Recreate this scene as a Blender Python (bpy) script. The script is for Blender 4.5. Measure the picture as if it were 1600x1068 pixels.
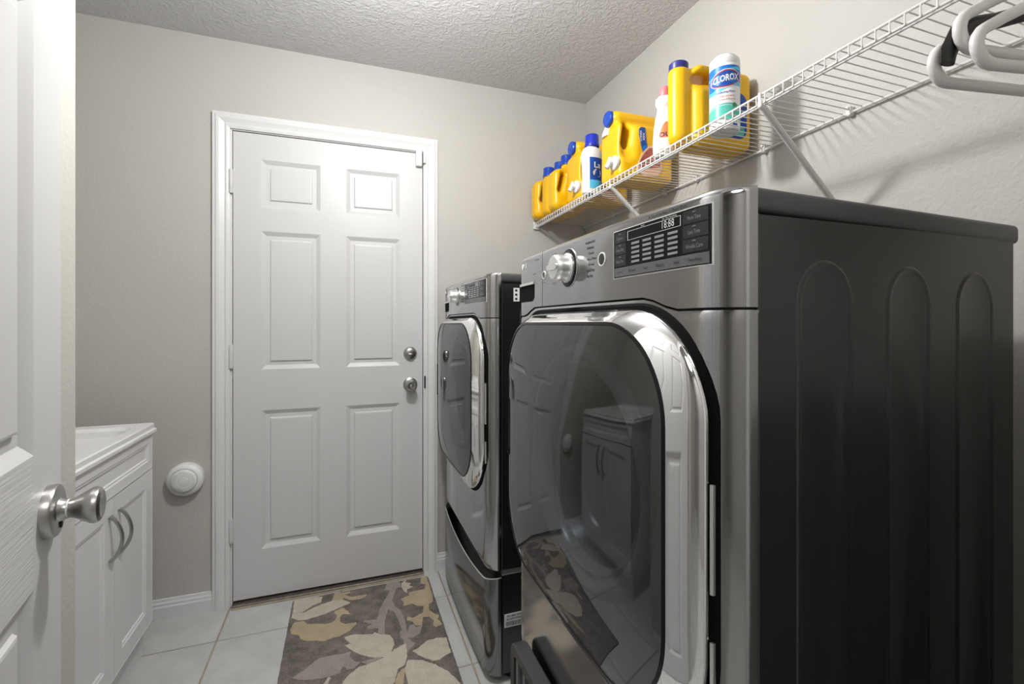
import bpy, bmesh, math, random
import numpy as np
from mathutils import Vector, Matrix, noise as mnoise
random.seed(7)
S = bpy.context.scene
for o in list(bpy.data.objects):
    bpy.data.objects.remove(o)
PI = math.pi
COL = S.collection

# ------------------------------------------------------------------ camera, world, lights, exposure
cam_d = bpy.data.cameras.new('camera')
cam = bpy.data.objects.new('camera', cam_d)
COL.objects.link(cam)
cam.location = (0.456, -2.30, 1.22)
cam.rotation_euler = (PI/2, 0, -math.radians(19.7))
cam_d.sensor_width = 36.0
cam_d.lens = 728.0/1600*36
cam_d.shift_y = -28.7/1600
cam_d.clip_start = 0.01
S.camera = cam
S.view_settings.view_transform = 'Standard'
S.view_settings.look = 'None'
S.view_settings.gamma = 1.0
S.view_settings.exposure = 0.05
S.view_settings.use_curve_mapping = False
w = bpy.data.worlds.new('world')
S.world = w
w.use_nodes = True
w.node_tree.nodes['Background'].inputs[0].default_value = (0.9, 0.95, 1, 1)
w.node_tree.nodes['Background'].inputs[1].default_value = 0.3
def lamp(name, kind, loc, energy, color=(1, 1, 1), **kw):
    d = bpy.data.lights.new(name, kind)
    d.energy = energy
    d.color = color
    rot = kw.pop('rot', (0, 0, 0))
    for k, v in kw.items():
        setattr(d, k, v)
    o = bpy.data.objects.new(name, d)
    o.location = loc
    o.rotation_euler = rot
    COL.objects.link(o)
    return o
LAMP = (0.58, -1.12, 2.22)
lamp('ceiling_bulb', 'POINT', LAMP, 43, (1.0, 0.995, 0.985), shadow_soft_size=0.055)
lamp('hall_fill_light', 'AREA', (0.55, -3.0, 2.40), 9, (1, 0.99, 0.97), shape='DISK', size=0.7)  # added fill behind the camera, brightens the surfaces facing it

# ------------------------------------------------------------------ materials
def new_mat(name):
    m = bpy.data.materials.new(name)
    m.use_nodes = True
    return m, m.node_tree.nodes, m.node_tree.links, m.node_tree.nodes['Principled BSDF']
def mat(name, col, rough=0.5, metal=0.0, bump=None, var=0.0, vscale=8, coat=0.0, spec=0.5, aniso=0.0, col2=None, alpha=1.0, trans=0.0, ior=1.45):
    """bump = (scale, strength, distance, (sx,sy,sz))"""
    m, N, L, P = new_mat(name)
    P.inputs['Base Color'].default_value = (*col, 1)
    P.inputs['Roughness'].default_value = rough
    P.inputs['Metallic'].default_value = metal
    P.inputs['Coat Weight'].default_value = coat
    P.inputs['Coat Roughness'].default_value = 0.08
    P.inputs['Specular IOR Level'].default_value = spec
    P.inputs['Anisotropic'].default_value = aniso
    P.inputs['Transmission Weight'].default_value = trans
    P.inputs['IOR'].default_value = ior
    tc = N.new('ShaderNodeTexCoord')
    if var > 0 or col2:
        n = N.new('ShaderNodeTexNoise')
        n.inputs['Scale'].default_value = vscale
        n.inputs['Detail'].default_value = 6
        n.inputs['Roughness'].default_value = 0.6
        L.new(tc.outputs['Object'], n.inputs['Vector'])
        r = N.new('ShaderNodeValToRGB')
        c2 = col2 or tuple(c*(1-var) for c in col)
        r.color_ramp.elements[0].position = 0.3
        r.color_ramp.elements[1].position = 0.7
        r.color_ramp.elements[0].color = (*c2, 1)
        r.color_ramp.elements[1].color = (*col, 1)
        L.new(n.outputs['Fac'], r.inputs['Fac'])
        L.new(r.outputs['Color'], P.inputs['Base Color'])
    if bump:
        sc, st, di, sv = bump
        mp = N.new('ShaderNodeMapping')
        mp.inputs['Scale'].default_value = sv
        L.new(tc.outputs['Object'], mp.inputs['Vector'])
        n = N.new('ShaderNodeTexNoise')
        n.inputs['Scale'].default_value = sc
        n.inputs['Detail'].default_value = 4
        L.new(mp.outputs['Vector'], n.inputs['Vector'])
        b = N.new('ShaderNodeBump')
        b.inputs['Strength'].default_value = st
        b.inputs['Distance'].default_value = di
        L.new(n.outputs['Fac'], b.inputs['Height'])
        L.new(b.outputs['Normal'], P.inputs['Normal'])
    return m
M = {}
M['wall'] = mat('wall_paint', (0.52, 0.505, 0.474), 0.55, bump=(95, 0.35, 0.004, (1, 1, 1)), var=0.02, vscale=3)
M['wall_cream'] = mat('wall_paint_cream', (0.55, 0.54, 0.49), 0.55, bump=(95, 0.35, 0.004, (1, 1, 1)), var=0.02, vscale=3)
def ceiling_mat():
    m, N, L, P = new_mat('ceiling_texture')
    P.inputs['Base Color'].default_value = (0.60, 0.60, 0.607, 1)
    P.inputs['Roughness'].default_value = 0.8
    tc = N.new('ShaderNodeTexCoord')
    n = N.new('ShaderNodeTexNoise'); n.inputs['Scale'].default_value = 46; n.inputs['Detail'].default_value = 5
    n.inputs['Distortion'].default_value = 1.2
    L.new(tc.outputs['Object'], n.inputs['Vector'])
    r = N.new('ShaderNodeValToRGB'); r.color_ramp.elements[0].position = 0.42; r.color_ramp.elements[1].position = 0.62
    L.new(n.outputs['Fac'], r.inputs['Fac'])
    b = N.new('ShaderNodeBump'); b.inputs['Strength'].default_value = 0.45; b.inputs['Distance'].default_value = 0.005
    L.new(r.outputs['Color'], b.inputs['Height']); L.new(b.outputs['Normal'], P.inputs['Normal'])
    return m
M['ceiling'] = ceiling_mat()
M['door'] = mat('door_paint', (0.63, 0.63, 0.635), 0.38, bump=(60, 0.06, 0.002, (1, 1, 0.25)))
M['doorgrain'] = mat('door_paint_grained', (0.64, 0.64, 0.645), 0.42, bump=(1, 0.35, 0.002, (6, 6, 280)))
M['trim'] = mat('trim_paint', (0.72, 0.72, 0.725), 0.35)
M['cab'] = mat('cabinet_lacquer', (0.74, 0.74, 0.745), 0.22)
M['sink'] = mat('sink_acrylic', (0.78, 0.78, 0.78), 0.25)
M['tile'] = mat('tile_ceramic', (0.58, 0.585, 0.575), 0.32, col2=(0.45, 0.465, 0.46), var=0.1, vscale=7)
M['grout'] = mat('grout', (0.42, 0.35, 0.27), 0.9, var=0.3, vscale=20)
M['nickel'] = mat('brushed_nickel', (0.46, 0.455, 0.44), 0.28, 1.0)
M['bronze'] = mat('threshold_bronze', (0.22, 0.19, 0.16), 0.5, 0.6, var=0.5, vscale=40)
M['dark'] = mat('dark_rubber', (0.012, 0.012, 0.012), 0.6)
M['black'] = mat('black_gloss', (0.006, 0.006, 0.007), 0.22, spec=0.3)
M['void'] = mat('black_matte', (0.004, 0.004, 0.004), 0.8, spec=0.1)
M['steel'] = mat('graphite_steel', (0.42, 0.42, 0.425), 0.10, 1.0, bump=(1, 0.05, 0.001, (40, 30, 900)), aniso=0.3)
M['steel_dark'] = mat('graphite_steel_drawer', (0.22, 0.22, 0.222), 0.16, 1.0, bump=(1, 0.03, 0.001, (40, 30, 900)))
M['side'] = mat('graphite_paint', (0.014, 0.014, 0.0145), 0.24, 0.0, spec=0.95)
M['lid'] = mat('graphite_lid', (0.065, 0.065, 0.067), 0.38, spec=0.5)
M['chrome'] = mat('chrome', (0.92, 0.92, 0.92), 0.05, 1.0)
M['chrome_soft'] = mat('satin_chrome', (0.86, 0.86, 0.86), 0.34, 1.0)
M['liner'] = mat('door_liner', (0.12, 0.128, 0.14), 0.35)
M['ringgrey'] = mat('porthole_plastic', (0.19, 0.197, 0.205), 0.25)
M['bowl'] = mat('drum_dark', (0.02, 0.02, 0.022), 0.25)
M['yellow'] = mat('yellow_plastic', (0.85, 0.475, 0.005), 0.28, spec=0.5)
M['blue'] = mat('blue_plastic', (0.008, 0.06, 0.42), 0.3)
M['navy'] = mat('navy_plastic', (0.03, 0.035, 0.20), 0.35)
M['white_pl'] = mat('white_plastic', (0.80, 0.80, 0.79), 0.3)
M['pink_pl'] = mat('pink_plastic', (0.75, 0.22, 0.24), 0.35)
M['lab_blue'] = mat('label_blue', (0.01, 0.07, 0.36), 0.35)
M['lab_sky'] = mat('label_sky', (0.012, 0.18, 0.60), 0.35)
M['lab_cyan'] = mat('label_cyan', (0.10, 0.50, 0.75), 0.35)
M['lab_green'] = mat('label_green', (0.10, 0.52, 0.42), 0.35)
M['lab_red'] = mat('label_red', (0.55, 0.05, 0.03), 0.35)
M['lab_pink'] = mat('label_pink', (0.55, 0.17, 0.12), 0.4, col2=(0.30, 0.05, 0.04), vscale=45)
M['lab_cream'] = mat('label_cream', (0.85, 0.55, 0.40), 0.4)
M['lab_orange'] = mat('label_orange', (0.75, 0.22, 0.08), 0.4)
M['lab_white'] = mat('label_white', (0.80, 0.80, 0.80), 0.4)
M['lab_navy'] = mat('label_navy', (0.015, 0.02, 0.09), 0.4)
M['wire'] = mat('white_vinyl_wire', (0.74, 0.73, 0.71), 0.35)
M['hanger'] = mat('white_hanger_plastic', (0.76, 0.75, 0.73), 0.35, bump=(1, 0.1, 0.001, (200, 200, 20)))
M['hang_black'] = mat('black_hanger_plastic', (0.015, 0.014, 0.013), 0.35)
M['stool'] = mat('stool_plastic', (0.045, 0.045, 0.046), 0.45, bump=(350, 0.15, 0.001, (1, 1, 1)))
M['stool_in'] = mat('stool_panel', (0.16, 0.16, 0.16), 0.5)
M['ink'] = mat('black_ink', (0.02, 0.02, 0.02), 0.5)
M['ink_grey'] = mat('grey_ink', (0.30, 0.30, 0.31), 0.4)
M['ink_mid'] = mat('dim_ink', (0.10, 0.10, 0.105), 0.4)
M['ink_white'] = mat('white_ink', (0.75, 0.75, 0.75), 0.4)
M['clear'] = mat('clear_plastic', (0.9, 0.9, 0.92), 0.1, trans=0.9, ior=1.2)
def rug_mat(name, col, k=0.75):
    m, N, L, P = new_mat(name)
    P.inputs['Roughness'].default_value = 0.95
    P.inputs['Specular IOR Level'].default_value = 0.1
    tc = N.new('ShaderNodeTexCoord')
    n = N.new('ShaderNodeTexNoise'); n.inputs['Scale'].default_value = 260; n.inputs['Detail'].default_value = 3
    L.new(tc.outputs['Object'], n.inputs['Vector'])
    n2 = N.new('ShaderNodeTexNoise'); n2.inputs['Scale'].default_value = 22; n2.inputs['Detail'].default_value = 4
    L.new(tc.outputs['Object'], n2.inputs['Vector'])
    mx = N.new('ShaderNodeMath'); mx.operation = 'ADD'
    mm = N.new('ShaderNodeMath'); mm.operation = 'MULTIPLY'; mm.inputs[1].default_value = 0.5
    L.new(n.outputs['Fac'], mx.inputs[0]); L.new(n2.outputs['Fac'], mx.inputs[1]); L.new(mx.outputs[0], mm.inputs[0])
    r = N.new('ShaderNodeValToRGB'); r.color_ramp.elements[0].position = 0.40; r.color_ramp.elements[1].position = 0.57
    r.color_ramp.elements[0].color = (*[c*k for c in col], 1); r.color_ramp.elements[1].color = (*col, 1)
    L.new(mm.outputs[0], r.inputs['Fac']); L.new(r.outputs['Color'], P.inputs['Base Color'])
    b = N.new('ShaderNodeBump'); b.inputs['Strength'].default_value = 1.0; b.inputs['Distance'].default_value = 0.006
    L.new(n.outputs['Fac'], b.inputs['Height']); L.new(b.outputs['Normal'], P.inputs['Normal'])
    return m
M['rug'] = rug_mat('rug_taupe', (0.27, 0.237, 0.213), 0.55)
M['rug_cream'] = rug_mat('rug_cream', (0.66, 0.60, 0.50), 0.85)
M['rug_tan'] = rug_mat('rug_tan', (0.56, 0.46, 0.31), 0.82)
M['rug_grey'] = rug_mat('rug_grey', (0.40, 0.365, 0.325), 0.82)
def glass_mat():
    m, N, L, P = new_mat('tinted_door_glass')
    N.remove(P)
    out = N['Material Output']
    tr = N.new('ShaderNodeBsdfTransparent'); tr.inputs['Color'].default_value = (0.62, 0.64, 0.665, 1)
    gl = N.new('ShaderNodeBsdfGlossy'); gl.inputs['Roughness'].default_value = 0.004
    fr = N.new('ShaderNodeFresnel'); fr.inputs['IOR'].default_value = 2.2
    mx = N.new('ShaderNodeMixShader')
    ge = N.new('ShaderNodeNewGeometry')          # only the outer skin mirrors; the inner skin lets light through
    iv = N.new('ShaderNodeMath'); iv.operation = 'SUBTRACT'; iv.inputs[0].default_value = 1.0
    mu = N.new('ShaderNodeMath'); mu.operation = 'MULTIPLY'
    L.new(ge.outputs['Backfacing'], iv.inputs[1]); L.new(iv.outputs[0], mu.inputs[0]); L.new(fr.outputs[0], mu.inputs[1])
    L.new(mu.outputs[0], mx.inputs[0]); L.new(tr.outputs[0], mx.inputs[1]); L.new(gl.outputs[0], mx.inputs[2])
    L.new(mx.outputs[0], out.inputs['Surface'])
    return m
M['glass'] = glass_mat()
def emit_mat(name, col, s):
    m, N, L, P = new_mat(name)
    P.inputs['Base Color'].default_value = (*col, 1)
    P.inputs['Emission Color'].default_value = (*col, 1)
    P.inputs['Emission Strength'].default_value = s
    return m
M['lampglass'] = emit_mat('lamp_diffuser', (1, 0.98, 0.95), 4.0)

# ------------------------------------------------------------------ mesh helpers
class MB:
    """collects shapes into ONE mesh"""
    def __init__(s):
        s.v = []; s.f = []; s.mi = []; s.sm = []
    def add(s, vs, fs, mi=0, smooth=False):
        k = len(s.v)
        s.v.extend([tuple(v) for v in vs])
        for f in fs:
            s.f.append(tuple(i+k for i in f)); s.mi.append(mi); s.sm.append(smooth)
        return s
    def box(s, lo, hi, bev=0.0, seg=2, mi=0):
        bm = bmesh.new()
        bmesh.ops.create_cube(bm, size=1)
        for v in bm.verts:
            v.co = Vector([(lo[i]+hi[i])/2 + v.co[i]*(hi[i]-lo[i]) for i in range(3)])
        if bev > 0:
            bmesh.ops.bevel(bm, geom=list(bm.edges), offset=bev, segments=seg, profile=0.5, affect='EDGES')
        s.bm(bm, mi, bev > 0)
        return s
    def bm(s, bm, mi=0, smooth=False):
        bm.verts.index_update()
        s.add([v.co[:] for v in bm.verts], [[v.index for v in f.verts] for f in bm.faces], mi, smooth)
        bm.free()
    def tube(s, pts, r, n=8, closed=False, mi=0, caps=True):
        P = [Vector(p) for p in pts]; m = len(P)
        rs = r if hasattr(r, '__len__') else [r]*m
        T = []
        for i in range(m):
            a = P[(i-1) % m] if closed or i > 0 else P[i]
            b = P[(i+1) % m] if closed or i < m-1 else P[i]
            T.append((b-a).normalized())
        u = T[0].orthogonal().normalized()
        vs = []
        for i in range(m):
            if i > 0:
                q = T[i-1].rotation_difference(T[i]); u = q @ u
            u = (u - T[i]*u.dot(T[i])).normalized()
            w_ = T[i].cross(u)
            for k in range(n):
                a = 2*PI*k/n
                vs.append(P[i] + (u*math.cos(a)+w_*math.sin(a))*rs[i])
        fs = []
        for i in range(m if closed else m-1):
            j = (i+1) % m
            for k in range(n):
                l = (k+1) % n
                fs.append((i*n+k, i*n+l, j*n+l, j*n+k))
        if not closed and caps:
            fs.append(tuple(range(n-1, -1, -1))); fs.append(tuple((m-1)*n+k for k in range(n)))
        return s.add(vs, fs, mi, True)
    def lathe(s, prof, n=24, mi=0, frame=None, sx=1.0, sy=1.0):
        """prof = [(r, h)], revolved about local z; frame = 4x4"""
        F = frame or Matrix.Identity(4)
        vs = []; fs = []
        for r, h in prof:
            for k in range(n):
                a = 2*PI*k/n
                vs.append(F @ Vector((r*math.cos(a)*sx, r*math.sin(a)*sy, h)))
        m = len(prof)
        for i in range(m-1):
            for k in range(n):
                l = (k+1) % n
                fs.append((i*n+k, i*n+l, (i+1)*n+l, (i+1)*n+k))
        if prof[0][0] > 1e-6: fs.append(tuple(range(n-1, -1, -1)))
        if prof[-1][0] > 1e-6: fs.append(tuple((m-1)*n+k for k in range(n)))
        return s.add(vs, fs, mi, True)
    def loops(s, loops, mi=0, cap0=False, cap1=False, smooth=True, closed=True):
        n = len(loops[0]); vs = [p for l in loops for p in l]; fs = []
        for i in range(len(loops)-1):
            for k in range(n if closed else n-1):
                l = (k+1) % n
                fs.append((i*n+k, i*n+l, (i+1)*n+l, (i+1)*n+k))
        if cap0: fs.append(tuple(range(n-1, -1, -1)))
        if cap1: fs.append(tuple((len(loops)-1)*n+k for k in range(n)))
        return s.add(vs, fs, mi, smooth)
    def prism(s, poly, fn, d0, d1, mi=0, smooth=False):
        """poly 2d, fn(a,b,d)->xyz"""
        return s.loops([[fn(a, b, d0) for a, b in poly], [fn(a, b, d1) for a, b in poly]], mi, True, True, smooth)
    def build(s, name, mats, parent=None, angle=35, label=None):
        me = bpy.data.meshes.new(name)
        me.from_pydata(s.v, [], s.f)
        if not isinstance(mats, (list, tuple)): mats = [mats]
        for m in mats: me.materials.append(m)
        me.polygons.foreach_set('material_index', s.mi)
        bm = bmesh.new(); bm.from_mesh(me)
        bmesh.ops.recalc_face_normals(bm, faces=bm.faces)
        bm.to_mesh(me); bm.free()
        me.polygons.foreach_set('use_smooth', s.sm)
        if any(s.sm): me.set_sharp_from_angle(angle=math.radians(angle))
        o = bpy.data.objects.new(name, me)
        COL.objects.link(o)
        if parent: o.parent = parent
        if label: o['label'] = label
        return o
def tag(o, label=None, cat=None, group=None, kind=None):
    if label: o['label'] = label
    if cat: o['category'] = cat
    if group: o['group'] = group
    if kind: o['kind'] = kind
    return o
def thing(name, label, cat, loc=(0, 0, 0), rot=(0, 0, 0), group=None):
    o = bpy.data.objects.new(name, None); COL.objects.link(o)
    o.empty_display_size = 0.1
    o.location = loc; o.rotation_euler = rot
    return tag(o, label, cat, group)
def copy_tree(o, parent=None):
    c = o.copy(); COL.objects.link(c); c.parent = parent
    for ch in o.children: copy_tree(ch, c)
    return c
def axis_frame(loc, d):
    """4x4 whose z axis is d"""
    q = Vector((0, 0, 1)).rotation_difference(Vector(d).normalized())
    return Matrix.Translation(loc) @ q.to_matrix().to_4x4()
def rrect_even(x0, x1, z0, z1, r, n=14, rb=None):
    """rounded rectangle whose straight sides are subdivided too"""
    P_ = rrect(x0, x1, z0, z1, r, n, rb); O = []
    for q in range(4):
        c = P_[q*(n+1):(q+1)*(n+1)]; O += c
        a, b_ = c[-1], P_[((q+1)*(n+1)) % len(P_)]
        for k in range(1, 9): O.append((a[0]+(b_[0]-a[0])*k/9, a[1]+(b_[1]-a[1])*k/9))
    return O
def rrect(x0, x1, z0, z1, r, n=10, rb=None):
    """rounded rectangle as list of points, ccw from right-bottom; r top radius, rb bottom radius"""
    rb = r if rb is None else rb
    P = []
    for cx, cz, a0, rr in ((x1-rb, z0+rb, -90, rb), (x1-r, z1-r, 0, r), (x0+r, z1-r, 90, r), (x0+rb, z0+rb, 180, rb)):
        for k in range(n+1):
            a = math.radians(a0+90*k/n)
            P.append((cx+rr*math.cos(a), cz+rr*math.sin(a)))
    return P
_txt = {}
def text_geo(t, size, align='CENTER', bold=0.0):
    key = (t, size, align, bold)
    if key in _txt: return _txt[key]
    c = bpy.data.curves.new('tmp_text', 'FONT'); c.body = t; c.size = size; c.align_x = align; c.align_y = 'CENTER'
    c.resolution_u = 2; c.offset = bold
    o = bpy.data.objects.new('tmp_text', c); COL.objects.link(o)
    dg = bpy.context.evaluated_depsgraph_get()
    me = bpy.data.meshes.new_from_object(o.evaluated_get(dg))
    vs = [v.co[:] for v in me.vertices]; fs = [tuple(p.vertices) for p in me.polygons]
    bpy.data.objects.remove(o); bpy.data.curves.remove(c); bpy.data.meshes.remove(me)
    _txt[key] = (vs, fs)
    return vs, fs
def put_text(mb, t, size, fn, mi=0, align='CENTER', bold=0.0, sx=1.0):
    vs, fs = text_geo(t, size, align, bold)
    mb.add([fn(v[0]*sx, v[1]) for v in vs], fs, mi)

# ------------------------------------------------------------------ surface nets for blow-moulded jugs
def surfnet(f, lo, hi, h):
    ax = [np.arange(lo[i], hi[i]+h, h) for i in range(3)]
    X, Y, Z = np.meshgrid(*ax, indexing='ij')
    V = f(X, Y, Z)
    nx, ny, nz = V.shape
    acc = np.zeros((nx-1, ny-1, nz-1, 3)); cnt = np.zeros((nx-1, ny-1, nz-1))
    corners = [(i, j, k) for i in (0, 1) for j in (0, 1) for k in (0, 1)]
    sl = lambda c: V[c[0]:nx-1+c[0], c[1]:ny-1+c[1], c[2]:nz-1+c[2]]
    for a in range(8):
        for b in range(a+1, 8):
            ca, cb = corners[a], corners[b]
            if sum(abs(ca[i]-cb[i]) for i in range(3)) != 1: continue
            va, vb = sl(ca), sl(cb)
            m = (va < 0) != (vb < 0)
            t = np.where(m, va/(va-vb+1e-12), 0)
            for i in range(3):
                acc[..., i] += np.where(m, ca[i]+t*(cb[i]-ca[i]), 0)
            cnt += m
    ok = cnt > 0
    idx = -np.ones(ok.shape, int); idx[ok] = np.arange(ok.sum())
    ii = np.argwhere(ok)
    pos = (ii + acc[ok]/cnt[ok][:, None])*h + np.array(lo)
    faces = []
    for axn in range(3):
        s0 = [slice(None)]*3; s1 = [slice(None)]*3
        s0[axn] = slice(0, -1); s1[axn] = slice(1, None)
        m = (V[tuple(s0)] < 0) != (V[tuple(s1)] < 0)
        o1, o2 = [(1, 2), (2, 0), (0, 1)][axn]
        for e in np.argwhere(m):
            if e[o1] == 0 or e[o2] == 0 or e[o1] >= V.shape[o1]-1 or e[o2] >= V.shape[o2]-1: continue
            q = []
            for d1, d2 in ((0, 0), (1, 0), (1, 1), (0, 1)):
                c = list(e); c[o1] -= d1; c[o2] -= d2
                q.append(int(idx[tuple(c)]))
            if V[tuple(e)] > 0: q.reverse()
            faces.append(q)
    return pos.tolist(), faces
def sd_box(X, Y, Z, lo, hi, r):
    c = [(lo[i]+hi[i])/2 for i in range(3)]; hf = [(hi[i]-lo[i])/2-r for i in range(3)]
    q = [np.abs(A-c[i])-hf[i] for i, A in enumerate((X, Y, Z))]
    out = np.sqrt(sum(np.maximum(a, 0)**2 for a in q))
    return out + np.minimum(np.maximum(np.maximum(q[0], q[1]), q[2]), 0) - r
def sd_cap(X, Y, Z, a, b, r):
    a = np.array(a); b = np.array(b); d = b-a
    t = np.clip(((X-a[0])*d[0]+(Y-a[1])*d[1]+(Z-a[2])*d[2])/(d@d), 0, 1)
    return np.sqrt((X-a[0]-t*d[0])**2+(Y-a[1]-t*d[1])**2+(Z-a[2]-t*d[2])**2)-r
def smin(a, b, k):
    h = np.clip(0.5+0.5*(b-a)/k, 0, 1)
    return b*(1-h)+a*h-k*h*(1-h)
def smax(a, b, k): return -smin(-a, -b, k)

# ================================================================== ROOM SHELL
RX, LX, H, NY, CORNER = 1.715, -0.78, 2.44, -2.15, (-0.06, -1.11)
def struct(mb, name, m, parent=None):
    o = mb.build(name, m, parent)
    if parent is None: o['kind'] = 'structure'
    return o
# far wall with the opening for the door
b = MB()
b.box((LX-0.1, 0, -0.05), (-0.012, 0.12, H)); b.box((0.826, 0, -0.05), (RX+0.1, 0.12, H)); b.box((-0.012, 0, 2.066), (0.826, 0.12, H))
struct(b, 'wall_far', M['wall'])
struct(MB().box((RX, -2.27, -0.05), (RX+0.12, 0, H)), 'wall_right', M['wall'])
b = MB(); b.box((LX-0.1, -1.11, -0.05), (LX, 0, H)); b.box((LX-0.1, -2.15, -0.05), (-0.06, -1.11, H))
struct(b, 'wall_left', M['wall_cream'])
b = MB(); b.box((LX-0.1, -2.27, -0.05), (0.165, NY, H)); b.box((0.955, -2.27, -0.05), (RX, NY, H)); b.box((0.165, -2.27, 2.06), (0.955, NY, H))
struct(b, 'wall_near', M['wall'])
struct(MB().box((-1.3, -3.8, H), (2.2, 0.12, H+0.1)), 'ceiling', M['ceiling'])
# hallway behind the photographer
struct(MB().box((-1.2, -3.8, -0.05), (2.1, -3.7, H)), 'wall_hall_back', M['wall'])
struct(MB().box((-1.3, -3.7, -0.05), (-1.2, -2.27, H)), 'wall_hall_left', M['wall'])
struct(MB().box((2.1, -3.7, -0.05), (2.2, -2.27, H)), 'wall_hall_right', M['wall'])
fl = struct(MB().box((-1.3, -3.8, -0.06), (2.2, 0.12, -0.003)), 'floor', M['grout'])
# tiles, one by one
PITCH = 0.4485; G = 0.0034
kx0, ky0 = -0.010, -0.2295
tile_cache = {}
for i in range(-3, 5):
    for j in range(-8, 2):
        x0 = kx0+i*PITCH+G; x1 = kx0+(i+1)*PITCH-G
        y0 = ky0+j*PITCH+G; y1 = ky0+(j+1)*PITCH-G
        if y1 > 0.1: y1 = -0.0005
        lim = (LX, RX) if y0 > -2.0 else (-1.19, 2.09)
        x0 = max(x0, lim[0]); x1 = min(x1, lim[1]); y0 = max(y0, -3.69); y1 = min(y1, -0.0005)
        if x1-x0 < 0.01 or y1-y0 < 0.01: continue
        key = (round(x1-x0, 4), round(y1-y0, 4))
        if key not in tile_cache:
            t = MB().box((-key[0]/2, -key[1]/2, -0.012), (key[0]/2, key[1]/2, 0), 0.0015, 1).build('tile', M['tile'], fl)
            tile_cache[key] = t
        else:
            t = tile_cache[key].copy(); COL.objects.link(t)
        t.location = ((x0+x1)/2, (y0+y1)/2, random.uniform(-0.0004, 0.0004))
# baseboards
BB = [(0, 0), (0.013, 0), (0.013, 0.052), (0.010, 0.058), (0.010, 0.066), (0.006, 0.072), (0.004, 0.082), (0, 0.084)]
def baseboard(name, a, b_, nrm):
    a = Vector(a); b_ = Vector(b_); n = Vector(nrm)
    mb = MB()
    mb.loops([[tuple(p + n*u + Vector((0, 0, z))) for u, z in BB] for p in (a, b_)], 0, True, True, False)
    struct(mb, name, M['trim'])
baseboard('baseboard_far_left', (LX, 0, 0), (-0.075, 0, 0), (0, -1, 0))
baseboard('baseboard_far_right', (0.884, 0, 0), (RX, 0, 0), (0, -1, 0))
baseboard('baseboard_right', (RX, -0.013, 0), (RX, NY, 0), (-1, 0, 0))
baseboard('baseboard_left', (-0.06, NY, 0), (-0.06, -1.11, 0), (1, 0, 0))
baseboard('baseboard_niche', (-0.06, -1.11, 0), (LX, -1.11, 0), (0, 1, 0))
# casing of the far door: profile swept round the opening with mitres
CP = [(0, 0), (0, 0.010), (0.010, 0.013), (0.016, 0.013), (0.020, 0.010), (0.028, 0.013), (0.040, 0.018), (0.050, 0.019), (0.055, 0.016), (0.064, 0.016), (0.064, 0)]
def casing(name, x0, x1, zt, ysurf, sgn):
    mb = MB()
    def ring(cx, cz, dx, dz):
        return [(cx+dx*u, ysurf+sgn*d, cz+dz*u) for u, d in CP]
    L = [ring(x0, 0.0, -1, 0), ring(x0, zt, -1, 1), ring(x1, zt, 1, 1), ring(x1, 0.0, 1, 0)]
    mb.loops(L, 0, True, True, False)
    struct(mb, name, M['trim'])
casing('trim_1', -0.010, 0.820, 2.060, 0.0, -1)
casing('trim_2', 0.165, 0.955, 2.060, NY, 1)
b = MB()   # jamb
b.box((-0.012, 0.0, 0), (-0.003, 0.12, 2.066)); b.box((0.817, 0.0, 0), (0.826, 0.12, 2.066)); b.box((-0.003, 0.0, 2.056), (0.817, 0.12, 2.066))
b.box((-0.012, 0.045, 0), (0.826, 0.06, 2.066))
struct(b, 'trim_3', M['trim'])
b = MB()   # threshold under the door
b.box((-0.003, -0.022, -0.002), (0.817, 0.045, 0.010), 0.003, 1, 0)
b.box((-0.003, -0.034, -0.002), (0.817, -0.022, 0.004), 0.001, 1, 1)
struct(b, 'trim_4', [M['bronze'], M['grout']])

# ------------------------------------------------------------------ six-panel doors
PZ = [(0.228, 0.838), (1.018, 1.627), (1.730, 1.942)]
def door_leaf(W, Hh, T, z0, cols, grain=False, pzs=0.0):
    """front face at y=0 facing -y, local x 0..W"""
    mb = MB()
    xs = [0] + [v for c in cols for v in c] + [W]
    zs = [z0] + [v+pzs for c in PZ for v in c] + [Hh]
    for i in range(len(xs)-1):
        for j in range(len(zs)-1):
            a, b_, c, d = xs[i], xs[i+1], zs[j], zs[j+1]
            if i % 2 == 1 and j % 2 == 1:
                pr = [(0, 0), (0.004, 0.002), (0.018, 0.010), (0.034, 0.010), (0.037, 0.0045), (0.041, 0.0035)]
                L = []
                for s_, y in pr:
                    L.append([(a+s_, y, c+s_), (b_-s_, y, c+s_), (b_-s_, y, d-s_), (a+s_, y, d-s_)])
                mb.loops(L, 0, False, True, False)
            else:
                rail = grain and (j % 2 == 0) and 0 < i < len(xs)-2
                mb.add([(a, 0, c), (b_, 0, c), (b_, 0, d), (a, 0, d)], [(0, 1, 2, 3)], 1 if rail else 0)
    mb.add([(0, 0, z0), (W, 0, z0), (W, 0, Hh), (0, 0, Hh), (0, T, z0), (W, T, z0), (W, T, Hh), (0, T, Hh)],
           [(4, 7, 6, 5), (0, 4, 5, 1), (1, 5, 6, 2), (2, 6, 7, 3), (3, 7, 4, 0)])
    return mb
d1 = thing('door_1', 'closed white six-panel door in the far wall with knob and deadbolt', None, (0, 0.003, 0)); d1['kind'] = 'structure'
door_leaf(0.813, 2.052, 0.04, 0.020, [(0.108, 0.350), (0.461, 0.705)]).build('door_leaf', M['door'], d1)
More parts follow.
